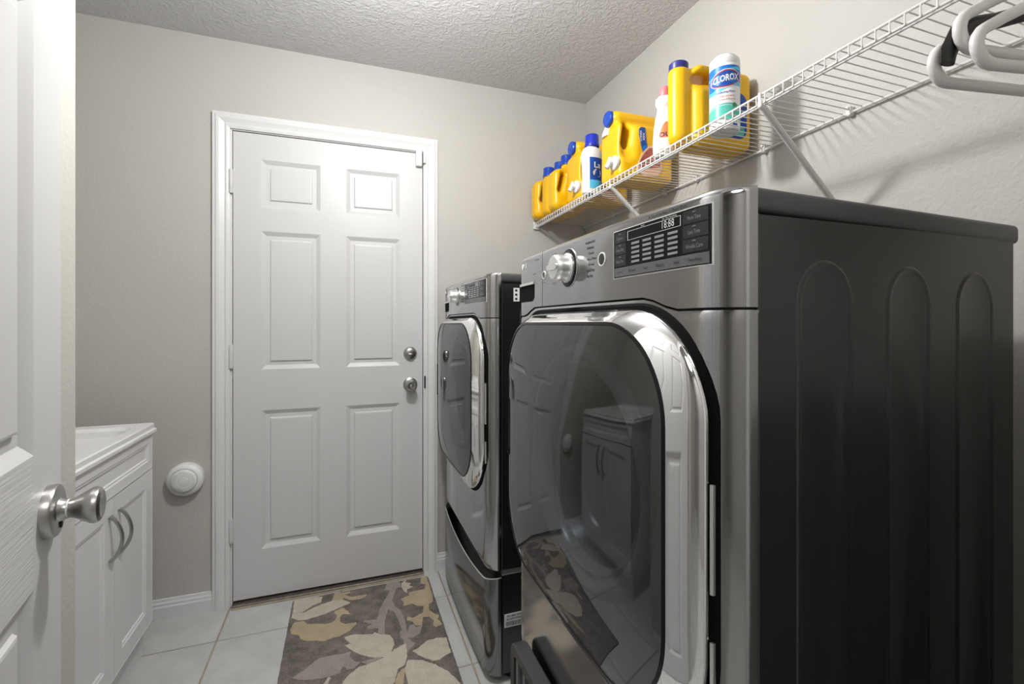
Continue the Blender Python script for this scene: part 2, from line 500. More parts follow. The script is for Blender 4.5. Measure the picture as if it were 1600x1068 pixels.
for zc in (1.832, 1.078, 0.327):
    h = MB()
    fr = Matrix.Translation((-0.006, -0.012, zc-0.052))
    h.lathe([(0.0, 0), (0.0075, 0.001), (0.0088, 0.006), (0.0088, 0.098), (0.0075, 0.103), (0, 0.104)], 12, 0, fr)
    for q in (0.028, 0.052, 0.076): h.lathe([(0.0082, q-0.0005), (0.0091, q), (0.0091, q+0.0015), (0.0082, q+0.002)], 12, 0, fr)
    h.box((-0.006, -0.008, zc-0.048), (0.0015, 0.0, zc+0.048), 0.001, 1)
    h.build('hinge', M['door'], d1)
db = MB(); db.lathe([(0.0, 0.016), (0.012, 0.0155), (0.024, 0.013), (0.031, 0.007), (0.033, 0.0), ], 32, 0, axis_frame((0.754, 0.0, 1.075), (0, -1, 0)))
db_o = db.build('deadbolt', M['nickel'], d1)
MB().box((0.742, -0.034, 1.068), (0.766, -0.013, 1.076), 0.003, 2).build('thumb_turn', M['nickel'], db_o)
kn = MB(); kn.lathe([(0, 0.012), (0.014, 0.012), (0.026, 0.010), (0.033, 0.005), (0.034, 0)], 32, 0, axis_frame((0.754, 0, 0.925), (0, -1, 0)))
ro = kn.build('rosette', M['nickel'], d1)
kn = MB(); kn.lathe([(0.0, 0.060), (0.008, 0.058), (0.009, 0.062), (0.019, 0.063), (0.026, 0.056), (0.0275, 0.046), (0.023, 0.034), (0.013, 0.027), (0.011, 0.010)], 32, 0, axis_frame((0.754, 0, 0.925), (0, -1, 0)))
kn.build('knob', M['nickel'], ro)
sp = MB().box((0.8195, -0.021, 0.905), (0.8255, -0.009, 0.965), 0.002, 1)
tag(sp.build('strike_plate', M['dark']), 'small dark strike plate on the right casing beside the door knob', 'strike plate')

# the open door on the left, in the foreground
ang = math.atan2(-0.984, 0.18)
u = Vector((0.18, -0.984, 0)).normalized(); EDGE = Vector((0.0454, -1.394, 0))
# local +x runs from hinge to free edge so that the face normal (-y local) points at the room
d2 = thing('door_2', 'white grained six-panel door standing open at the left with lever-style knob', None)
d2['label'] = 'white grained six-panel door standing open at the left in the foreground'
d2['kind'] = 'structure'
W2 = 0.762
ex = -u; ez = Vector((0, 0, 1)); ey = ez.cross(ex)
hinge_pt = EDGE + u*W2
Rm = Matrix((ex, ey, ez)).transposed().to_4x4()
d2.matrix_world = Matrix.Translation(hinge_pt) @ Rm
door_leaf(W2, 2.045, 0.035, 0.012, [(0.108, 0.3255), (0.4365, 0.654)], True, 0.026).build('door_leaf', [M['door'], M['doorgrain']], d2)
ky, kz = W2-0.058, 0.952
ro = MB(); ro.lathe([(0.0, 0.0135), (0.030, 0.0135), (0.0355, 0.012), (0.037, 0.009), (0.037, 0)], 40, 0, axis_frame((ky, 0, kz), (0, -1, 0)))
ro.lathe([(0.018, 0.012), (0.0148, 0.017), (0.014, 0.022), (0.0, 0.022)], 28, 0, axis_frame((ky, 0, kz), (0, -1, 0)))
roo = ro.build('rosette', M['nickel'], d2)
kn = MB(); kn.lathe([(0.0, 0.0215), (0.0125, 0.0215), (0.0128, 0.026), (0.0152, 0.032), (0.0205, 0.040), (0.0250, 0.048), (0.0262, 0.053), (0.0245, 0.058), (0.0195, 0.061), (0.016, 0.0605), (0.0, 0.058)], 36, 0, axis_frame((ky, 0, kz), (0, -1, 0)))
kn.build('knob', M['nickel'], roo)
MB().lathe([(0.0134, 0.0215), (0.0134, 0.0240)], 24, 0, axis_frame((ky, 0, kz), (0, -1, 0))).build('collar', M['trim'], roo, label='cream ring between rosette and knob')
MB().lathe([(0.0, 0.0150), (0.0045, 0.0150), (0.0045, 0.012)], 14, 0, axis_frame((ky+0.003, 0, kz-0.022), (0, -1, 0))).build('screw', M['dark'], roo)
MB().box((W2-0.002, 0.006, kz-0.028), (W2+0.0006, 0.030, kz+0.028)).build('latch_plate', M['nickel'], d2)

# door sensor at the top right of the far door
sn = thing('door_sensor', 'small white plastic sensor box at top right corner of the far door', 'door sensor', (0.779, -0.001, 1.985))
MB().box((0, -0.020, 0), (0.030, 0.002, 0.078), 0.004, 2).build('housing', M['white_pl'], sn)
MB().box((0.034, -0.030, 0.015), (0.046, -0.015, 0.070), 0.003, 2).build('magnet', M['white_pl'], sn)
# round white detector low on the far wall
dt = thing('round_detector', 'round white plastic detector low on the beige wall left of the far door', 'detector', (-0.170, 0, 0.572)); dt.scale = (1, 1.45, 1)
F = axis_frame((0, 0, 0), (0, -1, 0))
MB().lathe([(0.067, 0.0), (0.068, 0.010), (0.066, 0.018), (0.058, 0.024), (0.050, 0.026), (0.0490, 0.0235), (0.0475, 0.0235), (0.0465, 0.028)], 48, 0, F).build('base', M['white_pl'], dt)
MB().lathe([(0.0470, 0.022), (0.0465, 0.029), (0.044, 0.031), (0.022, 0.0325), (0.021, 0.0315), (0.0195, 0.0315), (0.018, 0.033), (0.0, 0.034)], 48, 0, F).build('cover', M['white_pl'], dt)
tb = MB()
for k in range(36):
    a = 2*PI*k/36
    if 0.35 < (k/36.0) < 0.48: continue
    fr = Matrix.Rotation(a, 4, 'Z')
    for rr in (0.028, 0.036):
        pts = [(-0.0012, rr, 0.0315), (0.0012, rr, 0.0315), (0.0012, rr+0.004, 0.0315), (-0.0012, rr+0.004, 0.0315)]
        lo = [F @ (fr @ Vector(p)) for p in pts]; hi = [F @ (fr @ Vector((p[0], p[1], p[2]+0.0014))) for p in pts]
        tb.loops([lo, hi], 0, False, True, False)
tag(tb.build('raised_lettering', M['white_pl'], dt), kind='stuff')

# ================================================================== SINK CABINET
CX, CY1, CY0 = -0.213, -0.237, -0.846           # front of doors, far end, near end
cb = thing('sink_cabinet', 'white laundry sink cabinet with two shaker doors and false drawer front', 'cabinet', (0, 0, 0))
b = MB()
b.box((-0.74, CY0, 0.125), (CX-0.019, CY0+0.016, 0.821)); b.box((-0.74, CY1-0.016, 0.125), (CX-0.019, CY1, 0.821))
b.box((-0.74, CY0+0.016, 0.125), (CX-0.019, CY1-0.016, 0.141)); b.box((-0.74, CY0+0.016, 0.141), (-0.728, CY1-0.016, 0.821))
b.box((CX-0.037, CY0+0.016, 0.141), (CX-0.019, CY1-0.016, 0.821))
b.build('body', M['cab'], cb)
MB().box((-0.74, CY0+0.015, 0.0), (CX-0.034, CY1+0.012, 0.125)).build('toe_kick', M['cab'], cb)
def shaker(name, y0, y1, z0, z1, fw, x=CX, parent=cb):
    mb = MB()
    L = []
    for s_, dx in ((0, 0.018), (0, 0.001), (0.001, 0), (fw, 0), (fw+0.004, -0.003), (fw+0.009, -0.003), (fw+0.013, -0.007)):
        X = x-0.018+dx if s_ == 0 and dx == 0.018 else x+dx
        if s_ == 0 and dx == 0.018: X = x-0.018
        L.append([(X, y0+s_, z0+s_), (X, y1-s_, z0+s_), (X, y1-s_, z1-s_), (X, y0+s_, z1-s_)])
    mb.loops(L, 0, True, True, False)
    return mb.build(name, M['cab'], parent)
shaker('drawer_front', CY0+0.002, CY1-0.002, 0.693, 0.817, 0.030)
ym = (CY0+CY1)/2
for y0, y1, hy in ((ym+0.0015, CY1-0.002, ym+0.034), (CY0+0.002, ym-0.0015, ym-0.030)):
    d = shaker('door', y0, y1, 0.131, 0.688, 0.055)
    pts = []
    for k in range(13):
        t = k/12; pts.append((CX+0.003+0.030*math.sin(PI*t)**0.75, hy, 0.640-0.138*t))
    hb = MB(); hb.tube(pts, [0.0055 if 0 < k < 12 else 0.007 for k in range(13)], 10)
    hb.build('handle', M['nickel'], d)
# sink top with basin
sk = thing('laundry_sink', 'white moulded laundry sink top resting on the white cabinet', 'sink', (0, 0, 0))
SX0, SX1, SY0, SY1 = -0.77, -0.207, -0.858, -0.224
b = MB()
def sl(x0, x1, y0, y1, z, r): return [(p[0], p[1], z) for p in rrect(x0, x1, y0, y1, r, 8)]
b.loops([sl(SX0, SX1+0.004, SY0-0.002, SY1+0.004, 0.822, 0.006), sl(SX0, SX1+0.004, SY0-0.002, SY1+0.004, 0.832, 0.006),
         sl(SX0, SX1-0.002, SY0+0.002, SY1-0.002, 0.836, 0.006), sl(SX0, SX1-0.002, SY0+0.002, SY1-0.002, 0.850, 0.006),
         sl(SX0+0.003, SX1-0.005, SY0+0.005, SY1-0.005, 0.854, 0.006),
         sl(SX0+0.10, SX1-0.038, SY0+0.045, SY1-0.055, 0.853, 0.06), sl(SX0+0.105, SX1-0.048, SY0+0.052, SY1-0.065, 0.843, 0.06),
         sl(SX0+0.12, SX1-0.068, SY0+0.07, SY1-0.085, 0.72, 0.07), sl(SX0+0.16, SX1-0.10, SY0+0.11, SY1-0.125, 0.60, 0.08)], 0, True, True, True)
b.build('basin', M['sink'], sk, 30)

# ================================================================== WASHER / DRYER
MW = 0.74
def gf(t):
    """how far the front stands out from the side seam at local y = t"""
    t = min(max(t, 0.0), MW)
    base = 0.047+0.008*(1-((t-MW/2)/(MW/2))**2)
    r = 0.048; s_ = min(t, MW-t)
    if s_ < r:
        base -= 0.047*(1-math.sqrt(max(0.0, 1-(1-s_/r)**2)))**1.0
    return base
TS = [0, 0.0008, 0.003, 0.007, 0.012, 0.018, 0.026, 0.036, 0.048, 0.062] + [0.062+(MW-0.124)*k/24 for k in range(1, 24)] + [MW-v for v in (0.062, 0.048, 0.036, 0.026, 0.018, 0.012, 0.007, 0.003, 0.0008, 0)]
def seam(t):
    def ss(a, b_, x):
        x = min(max((x-a)/(b_-a), 0), 1); return x*x*(3-2*x)
    return 1.2405+0.0195*ss(0.085, 0.165, t)*(1-ss(0.595, 0.675, t))
def P(t, z, off=0.0): return (-(gf(t)+off), t, z)
def patch(mb, t0, t1, zlo, zhi, off=0.0, nt=12, nz=1, mi=0, depth=0.004, ts=None):
    """raised plate that follows the curved front"""
    ts = ts or [t0+(t1-t0)*k/nt for k in range(nt+1)]
    f0 = zlo if callable(zlo) else (lambda t: zlo)
    f1 = zhi if callable(zhi) else (lambda t: zhi)
    n = len(ts)
    front = [[P(t, f0(t)+(f1(t)-f0(t))*j/nz, off) for t in ts] for j in range(nz+1)]
    back = [[P(t, f0(t)+(f1(t)-f0(t))*j/nz, off-depth) for t in ts] for j in range(nz+1)]
    vs = [p for r in front for p in r]; k = len(vs); vs += [p for r in back for p in r]
    fs = []
    for j in range(nz):
        for i in range(n-1):
            a = j*n+i
            fs.append((a, a+n, a+n+1, a+1)); fs.append((k+a, k+a+1, k+a+n+1, k+a+n))
    for i in range(n-1):
        fs.append((i, i+1, k+i+1, k+i)); a = nz*n+i; fs.append((a+1, a, k+a, k+a+1))
    for j in range(nz):
        a = j*n; fs.append((a+n, a, k+a, k+a+n)); a = j*n+n-1; fs.append((a, a+n, k+a+n, k+a))
    mb.add(vs, fs, mi, True)
def disc_frame(t, z, off=0.0):
    e = 0.002; n_ = Vector((-1, -(gf(t-e)-gf(t+e))/(2*e)*-1, 0)); n_ = Vector((-1, -((gf(t+e)-gf(t-e))/(2*e)), 0)).normalized()
    return axis_frame(P(t, z, off), n_)
def door_outline(x0, x1, z0, z1, r, rb, off):
    return [(-(gf(p[0])+off), p[0], p[1]) for p in rrect_even(x0, x1, z0, z1, r, 14, rb)]
def inside_rr(t, z, x0, x1, z0, z1, r):
    if not (x0 < t < x1 and z0 < z < z1): return False
    dx = max(x0+r-t, t-(x1-r), 0); dz = max(z0+r-z, z-(z1-r), 0)
    return dx*dx+dz*dz < r*r or dx == 0 or dz == 0
BZ = 0.385
def zb(t): return BZ+0.020*math.sin(PI*min(max(t/MW, 0), 1))**0.7
def zd(t): return 0.362-0.040*math.sin(PI*min(max(t/MW, 0), 1))**0.7
DEP = 0.555
def machine(name, label, cat, loc, dryer):
    T = thing(name, label, cat, loc)
    # sheet metal body, open at the front
    b = MB()
    z0, z1 = BZ, 1.357
    b.add([(0.002, 0.003, z0), (DEP, 0.003, z0), (DEP, 0.003, z1), (0.002, 0.003, z1)], [(0, 1, 2, 3)])
    b.add([(0.002, MW-0.003, z0), (DEP, MW-0.003, z0), (DEP, MW-0.003, z1), (0.002, MW-0.003, z1)], [(3, 2, 1, 0)])
    b.add([(DEP, 0.003, z0), (DEP, MW-0.003, z0), (DEP, MW-0.003, z1), (DEP, 0.003, z1)], [(0, 1, 2, 3)])
    b.add([(0.002, 0.003, z0), (DEP, 0.003, z0), (DEP, MW-0.003, z0), (0.002, MW-0.003, z0)], [(3, 2, 1, 0)])
    # turned edge along the front of the side sheet
    for yy in (0.003, MW-0.003):
        b.tube([(0.0035, yy, z0), (0.0035, yy, z1)], 0.0022, 8)
    body = b.build('side_body', M['side'], T)
    if True:
        for xc, hw, zt in ((0.121, 0.053, 1.305), (0.292, 0.050, 1.304), (0.4515, 0.0485, 1.301)):
            pl = []
            for kk in range(17): a = PI*kk/16; pl.append((xc+hw*math.cos(a), zt-hw*1.05+hw*1.05*math.sin(a)))
            for kk in range(17): a = PI+PI*kk/16; pl.append((xc+hw*math.cos(a), 0.60+hw+hw*math.sin(a)))
            def ins(d):
                return [(xc+(p[0]-xc)*(1-d/hw), p[1]+(-d if p[1] > 1.0 and p[1] > zt-hw else 0)) for p in pl]
            mb = MB()
            mb.loops([[(a, 0.0032, c) for a, c in ins(0)], [(a, 0.0014, c) for a, c in ins(0.0025)], [(a, 0.0008, c) for a, c in ins(0.0045)],
                      [(a, 0.0022, c) for a, c in ins(0.008)], [(a, 0.0026, c) for a, c in ins(0.010)]], 0, False, True, True)
            mb.build('pressed_rib', M['side'], body, 60)
    # lid
    b = MB(); b.box((-0.006, 0.0, 1.360), (DEP+0.014, MW, 1.392), 0.0085, 3)
    b.v = [(x, y, z-0.009*max(0, x)/0.57) for x, y, z in b.v]
    b.build('lid', M['lid'], T)
    # dark inner frame behind the seams
    b = MB()
    b.loops([[(-(gf(t)-0.006)*0.85, max(0.006, min(MW-0.006, t)), z) for t in TS] for z in (1.19, 1.37)], 0, False, False, True, closed=False)
    b.build('inner_frame', M['dark'], T)
    # control panel + dispenser drawer with a rounded top edge
    def topround(ts):
        rows = []
        rr = 0.012
        for q in (0, 0.25, 0.5, 0.75, 1.0):
            rows.append([P(t, seam(t)+(1.380-seam(t))*q, 0) for t in ts])
        for a in (22, 45, 67, 90):
            a = math.radians(a)
            rows.append([(-(max(gf(t)-rr*(1-math.cos(a)), 0)), t, 1.380+0.012*math.sin(a)) for t in ts])
        rows.append([(0.0, t, 1.3925) for t in ts])
        return rows
    def panel(nm, ts):
        mb = MB(); rows = topround(ts)
        mb.loops(rows, 0, False, False, True, closed=False)
        # returns along both ends and the lower edge
        for i in (0, -1):
            e = [r[i] for r in rows[:-1]]
            mb.loops([e, [(min(p[0]+0.012, 0.0), p[1], min(p[2], 1.3915)) for p in e]], 0, False, False, False, closed=False)
        e = rows[0]; mb.loops([e, [(min(p[0]+0.010, 0), p[1], p[2]) for p in e]], 0, False, False, False, closed=False)
        return mb.build(nm, M['steel'], T, 40)
    SPL = 0.549
    cp = panel('control_panel', [t for t in TS if t < SPL-0.003]+[SPL])
    dd = panel('dispenser_drawer', [SPL+0.0022]+[t for t in TS if t > SPL+0.005])
    # drawer pocket
    b = MB()
    def pz(t):
        e = min(t-0.602, 0.718-t); return 1.2745+(0.010*(1-e/0.016)**2 if e < 0.016 else 0)
    patch(b, 0.602, 0.718, pz, 1.3165, 0.0010, 16, 2, 0, 0.002)
    b.build('drawer_pocket', M['void'], dd)
    b = MB(); patch(b, 0.598, 0.722, 1.3155, 1.3215, 0.004, 10, 1, 0, 0.005); b.build('pocket_lip', M['chrome_soft'], dd)
    # front panel with the door opening
    ZR = [0, 0.006, 0.02]+[0.02+0.96*k/26 for k in range(1, 26)]+[0.98, 0.994, 1.0]
    TT = TS
    vs, fs = [], []
    f1 = lambda t: seam(t)-0.0035
    zgrid = lambda t, q: zb(t)+(f1(t)-zb(t))*q
    for q in ZR:
        for t in TT: vs.append(P(t, zgrid(t, q), 0 if 0 < q < 1 else -0.002))
    n = len(TT)
    for j in range(len(ZR)-1):
        for i in range(n-1):
            tc, zc = (TT[i]+TT[i+1])/2, (vs[j*n+i][2]+vs[(j+1)*n+i+1][2])/2
            if inside_rr(tc, zc, 0.062, 0.678, 0.648, 1.208, 0.13): continue
            fs.append((j*n+i, (j+1)*n+i, (j+1)*n+i+1, j*n+i+1))
    b = MB(); b.add(vs, fs, 0, True)
    for j in (0, len(ZR)-1):
        e = vs[j*n:(j+1)*n]; b.loops([e, [(min(p[0]+0.02, 0), p[1], p[2]) for p in e]], 0, False, False, False, closed=False)
    b.build('front_panel', M['steel'], T, 40)
    # ---- round-cornered door
    D = bpy.data.objects.new('door', None); COL.objects.link(D); D.parent = T; D.empty_display_size = 0.05
    D.location = (0, 0, 0)
    b = MB()
    b.loops([door_outline(0.020, 0.720, 0.604, 1.252, 0.155, 0.18, 0.0005), door_outline(0.024, 0.716, 0.608, 1.248, 0.152, 0.175, 0.0035), door_outline(0.045, 0.695, 0.63, 1.225, 0.14, 0.165, 0.0035)], 0, False, False, True)
    b.build('gasket_shadow_gap', M['void'], D)  # black band round the door, coloured in as its shadow gap
    A = dict(x0=0.030, x1=0.711, z0=0.614, z1=1.242)
    def ol(d, off, r=0.148, rb=0.172): return door_outline(A['x0']+d, A['x1']-d, A['z0']+d, A['z1']-d, r-d, rb-d, off)
    gl = dict(x0=0.068, x1=0.701, z0=0.652, z1=1.223)
    def og(d, off): return door_outline(gl['x0']+d, gl['x1']-d, gl['z0']+d, gl['z1']-d, 0.142-d, 0.150-d, off)
    def mix(a, c, k): return [tuple(p[i]*(1-k)+q[i]*k for i in range(3)) for p, q in zip(a, c)]
    oA, oB, oC = ol(0, 0.004), ol(0.0, 0.012), ol(0.004, 0.0165)
    gI = og(0, 0.036)
    def lift(l, d): return [(p[0]-d, p[1], p[2]) for p in l]
    b = MB()
    b.loops([oA, oB, oC, lift(mix(oC, gI, 0.25), 0.0015), lift(mix(oC, gI, 0.5), 0.002), lift(mix(oC, gI, 0.75), 0.0013), gI, lift(gI, -0.006)], 0, False, False, True)
    b.build('chrome_ring', M['chrome'], D, 50)
    # dark rim between ring and glass
    b = MB(); b.loops([og(0.000, 0.0335), og(0.0003, 0.0375), og(0.005, 0.039), og(0.007, 0.036)], 0, False, False, True); b.build('glass_rim', M['black'], D, 60)
    # convex glass: two skins
    c0 = (0.385, 0.938)
    def dome(d, off, bulge):
        L = []
        o0 = rrect_even(gl['x0']+d, gl['x1']-d, gl['z0']+d, gl['z1']-d, 0.142-d, 14, 0.150-d)
        for s_ in (1, 0.97, 0.92, 0.84, 0.74, 0.62, 0.48, 0.32, 0.15, 0.04):
            ring = []
            for t, z in o0:
                t2, z2 = c0[0]+(t-c0[0])*s_, c0[1]+(z-c0[1])*s_
                g = gf(t)*(1-(1-s_)) + gf(t2)*(1-s_)
                ring.append((-(g+off+bulge*(1-s_**2.2)), t2, z2))
            L.append(ring)
        return L
    b = MB()
    o1 = dome(0.004, 0.037, 0.024); o2 = dome(0.004, 0.034, 0.024)
    b.loops(list(reversed(o2)) + o1, 0, True, True, True)
    b.build('glass', M['glass'], D, 60)
    # inner liner, porthole ring and bowl seen through the glass
    pc = (0.362, 0.950)
    circ = lambda r, X: [(X, pc[0]+r*math.cos(math.atan2(z-c0[1], t-c0[0])), pc[1]+r*math.sin(math.atan2(z-c0[1], t-c0[0]))) for t, z in rrect_even(gl['x0'], gl['x1'], gl['z0'], gl['z1'], 0.142, 14, 0.15)]
    b = MB()
    b.loops([og(0.002, 0.030), og(0.010, 0.016), mix(og(0.02, 0.012), circ(0.25, -0.060), 0.5), circ(0.235, -0.055), circ(0.225, -0.045)], 0, False, False, True)
    b.build('liner', M['liner'], D, 60)
    b = MB(); b.loops([circ(0.236, -0.044), circ(0.230, -0.0600), circ(0.218, -0.066), circ(0.208, -0.064), circ(0.204, -0.056), circ(0.198, -0.054), circ(0.194, -0.058), circ(0.188, -0.052), circ(0.186, -0.03)], 0, False, False, True)
    b.build('porthole_ring', M['ringgrey'], D, 60)
    b = MB(); b.loops([circ(0.190, -0.040), circ(0.176, -0.01), circ(0.170, 0.0), circ(0.166, 0.002), circ(0.160, 0.03), circ(0.150, 0.08), circ(0.12, 0.12), circ(0.06, 0.135), circ(0.01, 0.138)], 0, False, True, True)
    b.build('bowl', M['bowl'], D, 60)
    # grip pocket on the far edge of the glass
    b = MB()
    hp = rrect(0.672, 0.704, 0.885, 1.030, 0.015, 6)
    b.loops([[(-(gf(t)+0.0385), t, z) for t, z in hp], [(-(gf(t)+0.0405), t, z) for t, z in hp], [(-(gf(t)+0.0405), 0.688+(t-0.688)*0.75, 0.9575+(z-0.9575)*0.93) for t, z in hp], [(-(gf(t)+0.035), 0.690+(t-0.688)*0.6, 0.9575+(z-0.9575)*0.88) for t, z in hp]], 0, True, True, True)
    b.build('handle', M['void'], D, 40)
    # hinge covers on the near edge
    for za, zb_ in ((0.745, 0.818), (0.878, 1.017)):
        b = MB(); patch(b, 0.0235, 0.0272, za, zb_, 0.0065, 3, 1, 0, 0.005)
        b.build('hinge_cover', M['chrome_soft'], D)
    # ---- controls
    dt1 = 0.241 if dryer else 0.285
    b = MB(); patch(b, 0.027, dt1+0.002, 1.2945, 1.3745, 0.0012, 10); b.build('display_frame', M['ink_white'], cp)
    b = MB(); patch(b, 0.0290, dt1, 1.2962, 1.3728, 0.0018, 10); disp = b.build('display', M['black'], cp)
    hh = 0.0023
    q = (dt1-0.029)/0.212
    U = lambda v: 0.029+(0.241-v)*0 + v*q           # v: 0 near edge .. 0.212 far edge
    b = MB()
    # lighter bottom strip and side keys
    patch(b, U(0.002), U(0.209), 1.2975, 1.312, hh, 10, 1, 1)
    for k in range(3):
        patch(b, U(0.003), U(0.046), 1.315+0.0190*k, 1.3325+0.0190*k, hh, 3, 1, 0)
        patch(b, U(0.176), U(0.209), 1.315+0.0190*k, 1.3325+0.0190*k, hh, 3, 1, 0)
    b.build('touch_keys', [mat('key_dark', (0.022, 0.022, 0.024), 0.3), mat('key_grey', (0.13, 0.13, 0.135), 0.3)], disp)
    b = MB()
    for c in range(4):
        for r in range(5):
            patch(b, U(0.056+0.0285*c), U(0.076+0.0285*c), 1.3165+0.0072*r, 1.3200+0.0072*r, hh, 2, 1, 0)
    tag(b.build('indicator_bars', M['ink_grey'], disp), kind='stuff')
    b = MB()
    fa, fb, fz0, fz1 = U(0.050), U(0.172), 1.3535, 1.3680
    for (a0, a1, c0_, c1_) in ((fa, fb, fz0, fz0+0.0006), (fa, fb, fz1-0.0006, fz1), (fa, fa+0.0008, fz0, fz1), (fb-0.0008, fb, fz0, fz1)):
        patch(b, a0, a1, c0_, c1_, hh, 4, 1, 0, 0.001)
    def on(t, z, off=0.0026): return lambda a, c: P(t-a*q, z+c, off)
    put_text(b, '18:88', 0.0150, on(U(0.076), 1.3607), 0, sx=0.85)
    put_text(b, 'Est. Time Remaining', 0.0036, on(U(0.072), 1.3702), 0)
    put_text(b, 'Steam', 0.0036, on(U(0.132), 1.3702), 0)
    for k, s_ in enumerate(('More Time', 'Less Time', 'Wrinkle Care')):
        put_text(b, s_, 0.0078, on(U(0.025), 1.3600-0.0190*k), 1, sx=0.68)
    for k, s_ in enumerate(('Custom', 'Damp Dry', 'Rack Dry')):
        put_text(b, s_, 0.0070, on(U(0.193), 1.3600-0.0190*k), 1, sx=0.75)
    for k, s_ in enumerate(('Temp Beep', 'Signal', 'Time Dry', 'Temp', 'Dry Level', 'Options')):
        put_text(b, s_, 0.0066, on(U(0.024+0.034*k), 1.3046), 2, sx=0.75)
    for k in range(3):
        for v in (0.025, 0.193): patch(b, U(v)-0.003, U(v)+0.003, 1.3290+0.019*k, 1.3300+0.019*k, hh+0.0003, 1, 1, 1, 0.001)
    tag(b.build('display_lettering', [M['ink_white'], M['ink_grey'], M['ink']], disp), kind='stuff')
    kt, kz_ = (0.412, 1.333)
    b = MB(); F_ = disc_frame(kt, kz_)
    b.lathe([(0.039, 0), (0.039, 0.0016), (0.0375, 0.0022), (0.0, 0.0022)], 48, 0, F_)
    dial = b.build('dial_plate', M['black'], cp)
    b = MB(); b.lathe([(0.0395, 0), (0.0395, 0.0014), (0.0385, 0.0018), (0.0385, 0.0)], 48, 0, F_); b.build('dial_ring', M['chrome_soft'], dial)
    b = MB()
    for k in range(11):
        a = math.radians(-60+12*k*2.0); fr = F_ @ Matrix.Rotation(a, 4, 'Z')
        b.add([fr @ Vector(p) for p in ((0.029, -0.0005, 0.0025), (0.034, -0.0005, 0.0025), (0.034, 0.0005, 0.0025), (0.029, 0.0005, 0.0025))], [(0, 1, 2, 3)])
    tag(b.build('dial_marks', M['ink_grey'], dial), kind='stuff')
    b = MB(); b.lathe([(0.030, 0.002), (0.030, 0.006), (0.0265, 0.009), (0.0255, 0.013), (0.026, 0.024), (0.0255, 0.032), (0.023, 0.0355), (0.0, 0.0365)], 48, 0, F_)
    kb = b.build('knob', M['chrome_soft'], cp)
    b = MB(); bx = rrect(-0.0055, 0.0055, -0.0235, 0.0235, 0.005, 5)
    b.prism(bx, lambda a, c, d: F_ @ Vector((c if False else a, c, d)), 0.034, 0.0395, 0, False); b.build('grip_bar', M['chrome_soft'], kb)
    for tt, zz, rr in ((0.281, 1.334, 0.0125), (0.5385, 1.331, 0.0095)):
        F2 = disc_frame(tt, zz)
        b = MB(); b.lathe([(rr, 0), (rr, 0.0016), (rr*0.82, 0.0020), (rr*0.80, 0.0008)], 32, 0, F2); rg = b.build('push_button', M['ink_white'], cp)
        b = MB(); b.lathe([(rr*0.80, 0.0), (rr*0.80, 0.0010), (0, 0.0014)], 32, 0, F2); b.build('button_face', M['side'], rg)
    # printed words round the dial
    b = MB()
    right = ['Antibacterial', 'Delicates', 'Towels', 'Perm. Press', 'Normal', 'Speed Dry', 'Air Dry']
    left = ['Steam Fresh', 'Bulky', 'Bedding', 'Cotton', 'Heavy', 'Small Load', 'Time Dry']
    for k in range(7):
        z = 1.371-0.0105*k
        put_text(b, right[k], 0.0066, on(0.318+0.002*abs(k-3), z, 0.0006), 0, bold=0.00012)
        put_text(b, left[k], 0.0048, on(0.492-0.003*abs(k-3), z, 0.0006), 1)
    put_text(b, 'A Cut of the Best, in Every Cycle', 0.0060, on(0.110, 1.3790, 0.0006), 0)
    put_text(b, 'Power', 0.0050, on(0.5385, 1.314, 0.0006), 1)
    tag(b.build('panel_lettering', [M['ink'], M['ink_mid']], cp), kind='stuff')
    b = MB()
    put_text(b, 'LG', 0.0150, on(0.662, 1.3660, 0.0008), 0, bold=0.0004)
    F3 = disc_frame(0.684, 1.3660)
    b.lathe([(0.0072, 0.0002), (0.0072, 0.0012), (0.0, 0.0012)], 24, 0, F3)
    put_text(b, 'TurboSteam', 0.0060, on(0.585, 1.3720, 0.0006), 1)
    put_text(b, 'Inverter', 0.0060, on(0.600, 1.3400, 0.0006), 1)
    tag(b.build('maker_badge', [M['ink_white'], M['ink_mid']], dd), kind='stuff')
    return T
